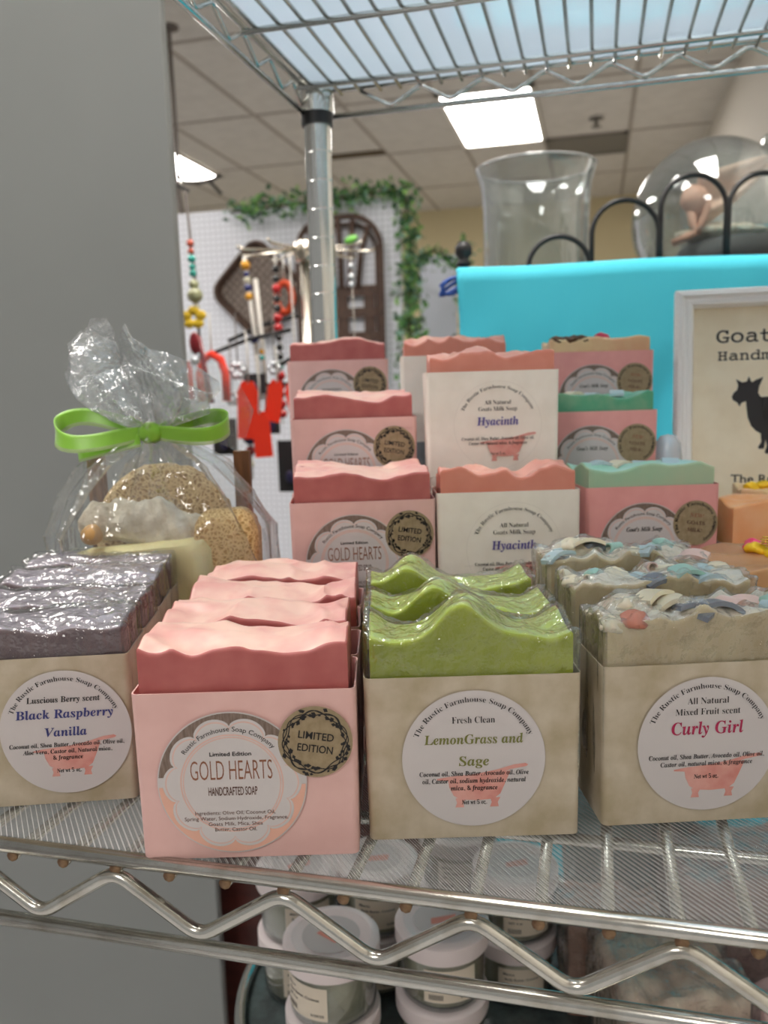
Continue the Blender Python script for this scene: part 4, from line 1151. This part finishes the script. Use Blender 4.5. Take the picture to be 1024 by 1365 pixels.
for x in (-.12, 0, .12): MB().box((x, .002, -.12), (.05, .004, .46), 'wicker').build('upright_slat', tr_, smooth=False)

# ================================================================== JEWELLERY SPINNER AND HANGING STRANDS
M['nickel'] = pbr('nickel', (214, 206, 192), .25, 1)
M['bead_red'] = pbr('bead_red', (200, 24, 30), .2, coat=.6); M['bead_black'] = pbr('bead_black', (26, 24, 28), .2, coat=.6)
M['bead_amber'] = pbr('bead_amber', (232, 166, 40), .25, coat=.5); M['bead_blue'] = pbr('bead_blue', (44, 50, 120), .25, coat=.5)
M['bead_olive'] = pbr('bead_olive', (176, 178, 140), .3, coat=.4); M['bead_cream'] = pbr('bead_cream', (220, 214, 190), .3, coat=.4)
M['bead_aqua'] = pbr('bead_aqua', (70, 186, 172), .2, coat=.6); M['bead_coral'] = pbr('bead_coral', (222, 108, 86), .3, coat=.4)
M['cord_white'] = pbr('cord_white', (226, 220, 212), .8); M['tag_red'] = pbr('tag_red', (240, 52, 22), .6)
M['yellow_charm'] = pbr('yellow_charm', (246, 206, 56), .4); M['cord_grey'] = pbr('cord_grey', (112, 104, 100), .7)
M['crystal'] = pbr('crystal', (220, 224, 230), .08, .6); M['leaf_glass'] = pbr('leaf_glass', (130, 214, 90), .25, coat=.5)
M['maroon_charm'] = pbr('maroon_charm', (142, 40, 48), .3, coat=.4); M['dark_metal'] = pbr('dark_metal', (44, 42, 44), .4, .5)
M['orange_charm'] = pbr('orange_charm', (228, 84, 40), .5)
sx0, sy0 = -.546, 1.575
spn = thing('jewellery_spinner', 'silver jewellery spinner with radiating arms behind the shelf post', 'jewellery stand', (sx0, sy0, 0))
MB().tube([(0, 0, FLOOR+.02), (0, 0, .47)], .011, 'nickel', 16).build('pole', spn)
MB().lathe([(.18, FLOOR), (.18, FLOOR+.015), (.02, FLOOR+.03)], 'nickel', 32).build('base', spn)
MB().lathe([(.02, .430), (.022, .434), (.022, .466), (.012, .472)], 'nickel', 20).build('hub', spn)
for k in range(9):
    a = 2*pi*k/9+.35; ln = .135
    MB().tube([(.02*cos(a), .02*sin(a), .452), (ln*.9*cos(a), ln*.9*sin(a), .448), (ln*cos(a), ln*sin(a), .453)], .0032, 'nickel', 8).build('arm', spn)
for k in range(7):
    a = 2*pi*k/7+.1
    MB().tube([(.02*cos(a), .02*sin(a), .20), (.10*cos(a), .10*sin(a), .198)], .0028, 'dark_metal', 8).build('arm', spn)
bead_me = {}
def bead(mat, r, sc=1.0):
    k = (mat, r, sc)
    if k not in bead_me: bead_me[k] = MB().ball((0, 0, 0), r, mat, 14, (1, 1, sc)).build('bead', mesh_only=True)
    return bead_me[k]
def strand(x, y, ztop, zbot, beads, label, group='bead strands', cord='cord_white', name='bead_strand', cr=.0016, dx=0):
    s = thing(name, label, 'bead strand' if beads else 'cord', (x, y, ztop), 0, group)
    MB().tube([(0, 0, 0), (dx*.5+.002, .001, (zbot-ztop)*.5), (dx, 0, zbot-ztop)], cr, cord, 6).build('cord', s)
    for (z, mat, r) in beads: child('bead', bead(mat, r), s, (dx*(z-ztop)/(zbot-ztop), 0, z-ztop))
    return s
def red_tag(x, y, ztop, w, h, rot, label, strlen=.05):
    s = thing('price_tag', label, 'price tag', (x, y, ztop), 0, 'red price tags')
    MB().tube([(0, 0, strlen), (.002, 0, strlen*.5), (0, 0, -.004)], .0016, 'cord_white', 6).build('string', s)
    m = MB(); o_ = [(-w*.28, 0), (w*.28, 0), (w/2, -h*.18), (w/2, -h), (-w/2, -h), (-w/2, -h*.18)]
    xf = Matrix.Rotation(rot, 4, 'Y')
    vs = [(p[0], -.0008, p[1]) for p in o_]+[(p[0], .0008, p[1]) for p in o_]; n_ = 6
    m.add(vs, [tuple(range(n_)), tuple(range(2*n_-1, n_-1, -1))]+[(k, (k+1) % n_, n_+(k+1) % n_, n_+k) for k in range(n_)], 'tag_red', xf); m.build('card', s, smooth=False)
rb = []
z = .418
pat = ['bead_black', 'bead_black', 'bead_red', 'bead_black', 'bead_black', 'bead_red', 'bead_red', 'bead_black', 'bead_black', 'bead_black', 'bead_aqua', 'bead_red', 'bead_red', 'bead_black', 'bead_red', 'bead_red']
for i, pm in enumerate(pat): rb.append((z, pm, .0095 if pm == 'bead_red' else .0075)); z -= .0185
strand(-.600, 1.555, .445, .12, rb, 'hanging strand of red and black round beads left of the shelf post')
strand(-.655, 1.535, .440, .17, [(.425, 'bead_amber', .010), (.408, 'bead_blue', .006), (.397, 'bead_cream', .007), (.383, 'bead_blue', .008), (.367, 'bead_amber', .008), (.285, 'bead_blue', .008)], 'white cord strand topped with amber and blue beads', cr=.0045, dx=.02)
strand(-.637, 1.540, .400, .14, [(.262, 'bead_amber', .006), (.25, 'bead_aqua', .006)], 'thick white knotted cord strand beside the amber beads', cr=.0048, dx=.012)
strand(-.567, 1.545, .440, .11, [(.18, 'bead_aqua', .008), (.165, 'bead_aqua', .008), (.15, 'crystal', .007), (.128, 'bead_aqua', .009), (.06+.05, 'bead_aqua', .009)], 'strand with aqua glass beads low beside the pink boxes')
strand(-.500, 1.55, .44, .20, [(.33, 'crystal', .007), (.31, 'bead_cream', .006), (.29, 'crystal', .006), (.25, 'leaf_glass', .009), (.235, 'crystal', .011), (.22, 'leaf_glass', .008), (.205, 'crystal', .010)], 'strand of clear and green glass beads right of the shelf post', cr=.001)
strand(-.520, 1.56, .44, .18, [(.30, 'bead_cream', .006), (.26, 'crystal', .007), (.22, 'bead_cream', .008)], 'pale strand of cream beads tight beside the shelf post', cr=.003)
strand(-.462, 1.60, .44, .20, [(.42, 'crystal', .006), (.40, 'crystal', .007), (.385, 'crystal', .006), (.24, 'bead_amber', .007), (.21, 'bead_amber', .007)], 'short strand of clear crystals at the right arm of the spinner', cr=.001)
o = MB().ball((0, 0, 0), .014, 'leaf_glass', 14, (1, .4, .55)).build('glass_leaf'); o.location = (-.458, 1.59, .468); o.rotation_euler = (0, -.3, 0); tag(o, 'small bright green glass leaf on the right arm of the spinner', 'charm')
ch_ = thing('orange_charm', 'orange ring shaped charm behind the red and black beads', 'charm', (-.592, 1.575, .365))
MB().tube([(.016*cos(2*pi*k/20), 0, .028*sin(2*pi*k/20)) for k in range(20)], .007, 'orange_charm', 8, closed=True).build('ring', ch_)
MB().tube([(0, 0, .03), (0, 0, .08)], .0015, 'cord_white', 6).build('cord', ch_)
red_tag(-.586, 1.405, .150, .034, .082, radians(-4), 'red price tag in front, hanging lowest left of the pink boxes', .10)
red_tag(-.614, 1.425, .205, .040, .105, radians(3), 'red price tag behind the lowest red tag', .09)
red_tag(-.556, 1.420, .205, .030, .075, radians(10), 'red price tag hanging beside the aqua beads', .06)
red_tag(-.535, 1.440, .200, .034, .080, radians(-12), 'red price tag tucked against the pink boxes', .06)
red_tag(-.745, 1.440, .245, .030, .070, radians(0), 'red price tag half hidden by the gift bag film', .06)
m = thing('red_hoop_charm', 'red arched charm hanging above the gift bag', 'charm', (-.690, 1.44, .22))
MB().tube([(-.024, 0, -.05), (-.026, 0, .0), (-.018, 0, .026), (0, 0, .036), (.018, 0, .026), (.026, 0, 0), (.026, 0, -.05)], .008, 'tag_red', 8).build('arch', m)
MB().tube([(0, 0, .04), (0, 0, .11)], .0015, 'cord_white', 6).build('cord', m)
# yellow flower strand
s = strand(-.625, 1.245, .500, .24, [(.420, 'bead_coral', .006), (.408, 'bead_coral', .005), (.396, 'bead_aqua', .0065), (.384, 'bead_aqua', .0055), (.374, 'bead_aqua', .006), (.357, 'bead_olive', .008), (.340, 'bead_olive', .0125), (.322, 'bead_cream', .006)], 'strand with olive beads and a yellow flower charm beside the partition', cord='cord_grey', cr=.0022, dx=.010)
fl = MB()
for k in range(5):
    a = 2*pi*k/5+.3; fl.ball((.0035+.013*cos(a), -.004, -.195+.011*sin(a)), .0095, 'yellow_charm', 12, (1.05, .35, .8))
fl.build('flower_charm', s)
MB().ball((.004, -.006, -.235), .014, 'maroon_charm', 14, (.7, .4, 1.3)).build('maroon_drop', s)
MB().ball((.002, -.004, -.262), .008, 'crystal', 12).build('crystal_drop', s)
strand(-.642, 1.215, .505, .30, [(.362, 'maroon_charm', .008), (.345, 'crystal', .007), (.332, 'maroon_charm', .008), (.31, 'crystal', .006)], 'short strand of maroon and clear beads against the partition edge')
MB().tube([(.012, -.005, -.225), (.018, -.006, -.27), (.026, -.006, -.33)], [.003, .004, .006], 'maroon_charm', 8).build('tassel', s)
o = MB().tube([(-.63, .913, .508), (-.63, 1.10, .506), (-.628, 1.262, .503)], .003, 'dark_metal', 8).build('hanging_rod'); tag(o, 'dark metal arm behind the partition edge holding the flower strand', 'rod')
hk = thing('ceiling_hook_cord', 'grey cord hanging from the ceiling with a hook beside the partition', 'hanging cord', (-2.085, 4.08, 0))
MB().tube([(0, 0, CEIL), (0.003, 0, 1.5), (-.002, 0, 1.2), (.03, 0, .9), (0, 0, .6)], .011, 'cord_grey', 10).build('cord', hk)
MB().lathe([(.05, CEIL-.012), (.05, CEIL-.0015)], 'cord_grey', 16).build('ceiling_plate', hk)
MB().tube([(0, 0, 1.29), (.04, -.01, 1.245), (.12, -.01, 1.232), (.20, -.01, 1.245), (.245, -.01, 1.262)], .009, 'dark_metal', 8).build('hook', hk)
MB().tube([(.18, -.01, 1.236), (.24, -.01, 1.17)], .008, 'dark_metal', 8).build('hook_prong', hk)
# dark hook arms and pendants low behind the bag
for i, (x, y, z, l) in enumerate(((-.735, 1.50, .255, .17), (-.70, 1.54, .285, .14), (-.60, 1.52, .228, .10))):
    o = MB().tube([(0, 0, 0), (l*.5, .02, .03), (l, .03, .045)], .004, 'dark_metal', 8).build('display_hook'); o.location = (x, y, z)
    tag(o, ['dark metal display hook rising behind the red arched charm', 'dark metal display hook crossing above the pendants', 'dark metal display hook level with the aqua beads'][i], 'hook', 'display hooks')
for i, (x, z, r) in enumerate(((-.648, .225, .016), (-.662, .175, .013), (-.575, .228, .012))):
    p_ = thing('pendant', ['faceted clear pendant hung between the red charms', 'small clear flower pendant under the faceted one', 'round silver pendant next to the aqua beads'][i], 'pendant', (x, 1.46, z), 0, 'clear pendants')
    for k in range(6): MB().ball((r*.7*cos(k*pi/3), 0, r*.7*sin(k*pi/3)), r*.5, 'crystal', 10).build('facet', p_)
    MB().tube([(0, 0, r), (0, 0, r+.09)], .0012, 'cord_grey', 6).build('cord', p_)
M['black_card'] = pbr('black_card', (46, 44, 46), .6); M['navy_charm'] = pbr('navy_charm', (54, 48, 84), .3)
for i, (x, y, z, w, h) in enumerate(((-.640, 1.52, .20, .045, .04), (-.70, 1.50, .10, .05, .07), (-.575, 1.52, .04, .05, .10), (-.60, 1.50, .13, .03, .05))):
    e_ = thing('earring_card', ['black earring card below the faceted pendant', 'black earring card low behind the gift bag', 'black earring card low beside the riser', 'small black earring card behind the lowest red tag'][i], 'earring card', (x, y, z), 0, 'black earring cards')
    MB().box((0, 0, 0), (w, .002, h), 'black_card').build('card', e_, smooth=False)
    MB().ball((0, -.006, -h*.2), .008, 'navy_charm', 12, (1, .6, 1.6)).build('earring', e_)
strand(-.635, 1.47, .19, .02, [(.10, 'navy_charm', .014), (.075, 'maroon_charm', .010), (.05, 'bead_cream', .007)], 'strand with a navy drop low behind the gift bag', cr=.0025)

# ================================================================== UNDER THE SHELF
M['jar_lid'] = pbr('jar_lid', (240, 228, 228), .4); M['jar_print'] = pbr('jar_print', (226, 150, 136), .5)
M['jar_salt'] = pbr('jar_salt', (206, 194, 160), .5, col2=(184, 170, 134), nscale=60, bump=.3, bscale=120)
M['jar_label'] = pbr('jar_label', (226, 214, 196), .5)
M['jar_label_kraft'] = pbr('jar_label_kraft', (206, 188, 158), .5)
M['dark_glass'] = pbr('dark_glass', (58, 66, 66), .15, col2=(74, 84, 84), nscale=80)
M['mahogany'] = pbr('mahogany', (74, 28, 20), .4, col2=(60, 20, 14), nscale=14, stretch=(1, 1, 6))
tray = thing('serving_tray', 'round dark glass tray with a silver rim under the jars below the shelf', 'tray', (-.105, .62, -.3155))
MB().lathe([(.0005, 0), (.178, 0), (.180, .003), (.178, .005), (.0005, .004)], 'dark_glass', 64).build('plate', tray)
MB().tube([(.181*cos(2*pi*k/72), .181*sin(2*pi*k/72), .010) for k in range(72)], .0045, 'chrome', 8, closed=True).build('rim', tray)
def jar_proto():
    j = bpy.data.objects.new('salt_jar', None); C.objects.link(j)
    MB().lathe([(.0005, 0), (.0285, 0), (.031, .003), (.0315, .008), (.0315, .040), (.030, .042), (.0285, .042), (.0290, .039), (.0300, .036), (.0300, .006), (.0280, .003), (.0005, .003)], 'glass', 40).build('jar_body', j, angle=50)
    MB().lathe([(.0005, .0034), (.0275, .0034), (.0296, .006), (.0296, .034), (.0265, .0362), (.0005, .037)], 'jar_salt', 32).build('salt', j)
    m = MB().lathe([(.0320, .0400), (.0345, .0404), (.0350, .0420), (.0350, .0530), (.0335, .0545), (.0285, .0550), (.0275, .0542), (.0005, .0542)], 'jar_lid', 48)
    m.add([(.0005*0+.021*cos(a/40*2*pi), .021*sin(a/40*2*pi), .0546) for a in range(40)], [tuple(range(40))], 'paper_white')
    m.add([(-.009, -.006, .0549), (.009, -.006, .0549), (.011, .003, .0549), (-.008, .001, .0549)], [(0, 1, 2, 3)], 'jar_print')
    m.build('lid', j, angle=40)
    vs = []; fs = []; n_ = 14
    for k in range(n_+1):
        a = -pi/2-.62+1.24*k/n_
        for z in (.010, .035): vs.append((.0318*cos(a), .0318*sin(a), z))
    fs = [(2*k, 2*k+2, 2*k+3, 2*k+1) for k in range(n_)]
    m = MB(); m.add(vs, fs, 'jar_label')
    def wrap(q):
        out = []
        for x, y, z in q.v:
            a = -pi/2+x/.0318; out.append((.0320*cos(a), .0320*sin(a), z))
        m.add(out, q.f, 'ink')
    for body, z, wd, cp, x in (('Mango', .0295, .009, .0020, -.011), ('Body Butter, Coconut', .0250, .028, .0020, 0), ('NET 4 oz', .0205, .011, .0018, -.010), ('5/29/25', .0130, .010, .0018, .012)):
        q = MB(); q.text(body, 'sans', (x, z), 'ink', 1, width=wd, cap=cp, bold=.02); wrap(q)
    for k in range(9):
        q = MB(); q.poly([(-.016+.0012*k, .0125), (-.0154+.0012*k, .0125), (-.0154+.0012*k, .0165), (-.016+.0012*k, .0165)], 'ink', 1); wrap(q)
    m.build('label', j)
    return j
jp = jar_proto(); first = True
JH = .0550
for (x, y, nst, rz, nm) in ((-.108, .556, 2, .25, 'front right'), (-.183, .522, 2, -.55, 'front left'), (-.238, .602, 2, .5, 'rear left'), (-.176, .625, 2, .15, 'rear middle'), (-.062, .640, 2, .3, 'rear right'), (-.118, .690, 2, .1, 'rearmost')):
    for k in range(nst):
        j = jp if first else copy_tree(jp); first = False
        j.location = (x+.001*k, y-.001*k, -.3105+k*JH); j.rotation_euler = (0, 0, rz+(.9 if (nm, k) == ('front left', 0) else 0)+.12*k)
        tag(j, f'white lidded glass jar of pale salts, {"top" if k == nst-1 else "bottom"} of the {nm} stack on the tray', 'jar', 'white lidded jars on the tray')
o = MB().box((-.372, 1.12, -.70), (.36, .34, .84), 'mahogany').build('wooden_chest', smooth=False); tag(o, 'dark reddish brown wooden chest standing behind the rack below the shelf', 'chest')
bv = o.modifiers.new('b', 'BEVEL'); bv.width = .008; bv.segments = 2
M['wrapped_tan'] = pbr('wrapped_tan', (226, 208, 186), .5, col2=(198, 168, 146), nscale=50, sss=.2)
M['wrapped_pink'] = pbr('wrapped_pink', (222, 196, 192), .8, col2=(206, 170, 168), nscale=40, bump=.8, bscale=90, bdist=.004)
M['wrapped_brown'] = pbr('wrapped_brown', (178, 136, 116), .5, col2=(150, 108, 90), nscale=40)
M['blue_bag'] = pbr('blue_bag', (150, 184, 188), .4)
mt = thing('woven_mat', 'dark ribbed woven mat under the wrapped soaps below the shelf', 'mat', (.10, .55, -.3165))
m = MB()
for k in range(46): m.tube([(-.14, -.12+k*.0054, .003), (.16, -.12+k*.0054, .003)], .0027, 'wicker', 6)
m.build('weave', mt)
MB().box((.01, 0, .0005), (.30, .25, .001), 'black_card').build('backing', mt, smooth=False)
def wrapped(x, y, z, w, d, h, rz, mat, label, seed, cat='wrapped soap', film=True):
    me, H = bar_mesh(mat, w, d, h, 'lump', seed, nx=40, ny=24, ch=.004)
    o = bpy.data.objects.new('wrapped_soap', me); C.objects.link(o); o.location = (x, y, z); o.rotation_euler = (0, 0, rz); tag(o, label, cat, 'wrapped soaps under the shelf')
    if film: child('plastic_wrap', bar_mesh('film', w, d, h, 'lump', seed, grow=.003, wrinkle=.003, nx=64, ny=40, name='plastic_wrap', ch=.004)[0], o)
wrapped(.066, .535, -.3105, .085, .080, .088, .3, 'wrapped_tan', 'tan soap in crinkled clear film below the shelf, nearest the mat edge', 201)
wrapped(.020, .615, -.3105, .075, .060, .080, .1, 'wrapped_brown', 'brown soap in crinkled clear film standing behind the tan one', 203)
wrapped(.162, .515, -.3105, .080, .080, .075, .25, 'wrapped_pink', 'pale pink knobbly bath bar below the shelf at the right', 205, film=False)
wrapped(.125, .63, -.3105, .11, .09, .12, .2, 'wrapped_pink', 'large pale pink wrapped bundle behind the wrapped soaps', 207)
wrapped(.035, .70, -.3135, .10, .07, .15, .1, 'blue_bag', 'pale teal wrapped bundle at the back below the shelf', 209)
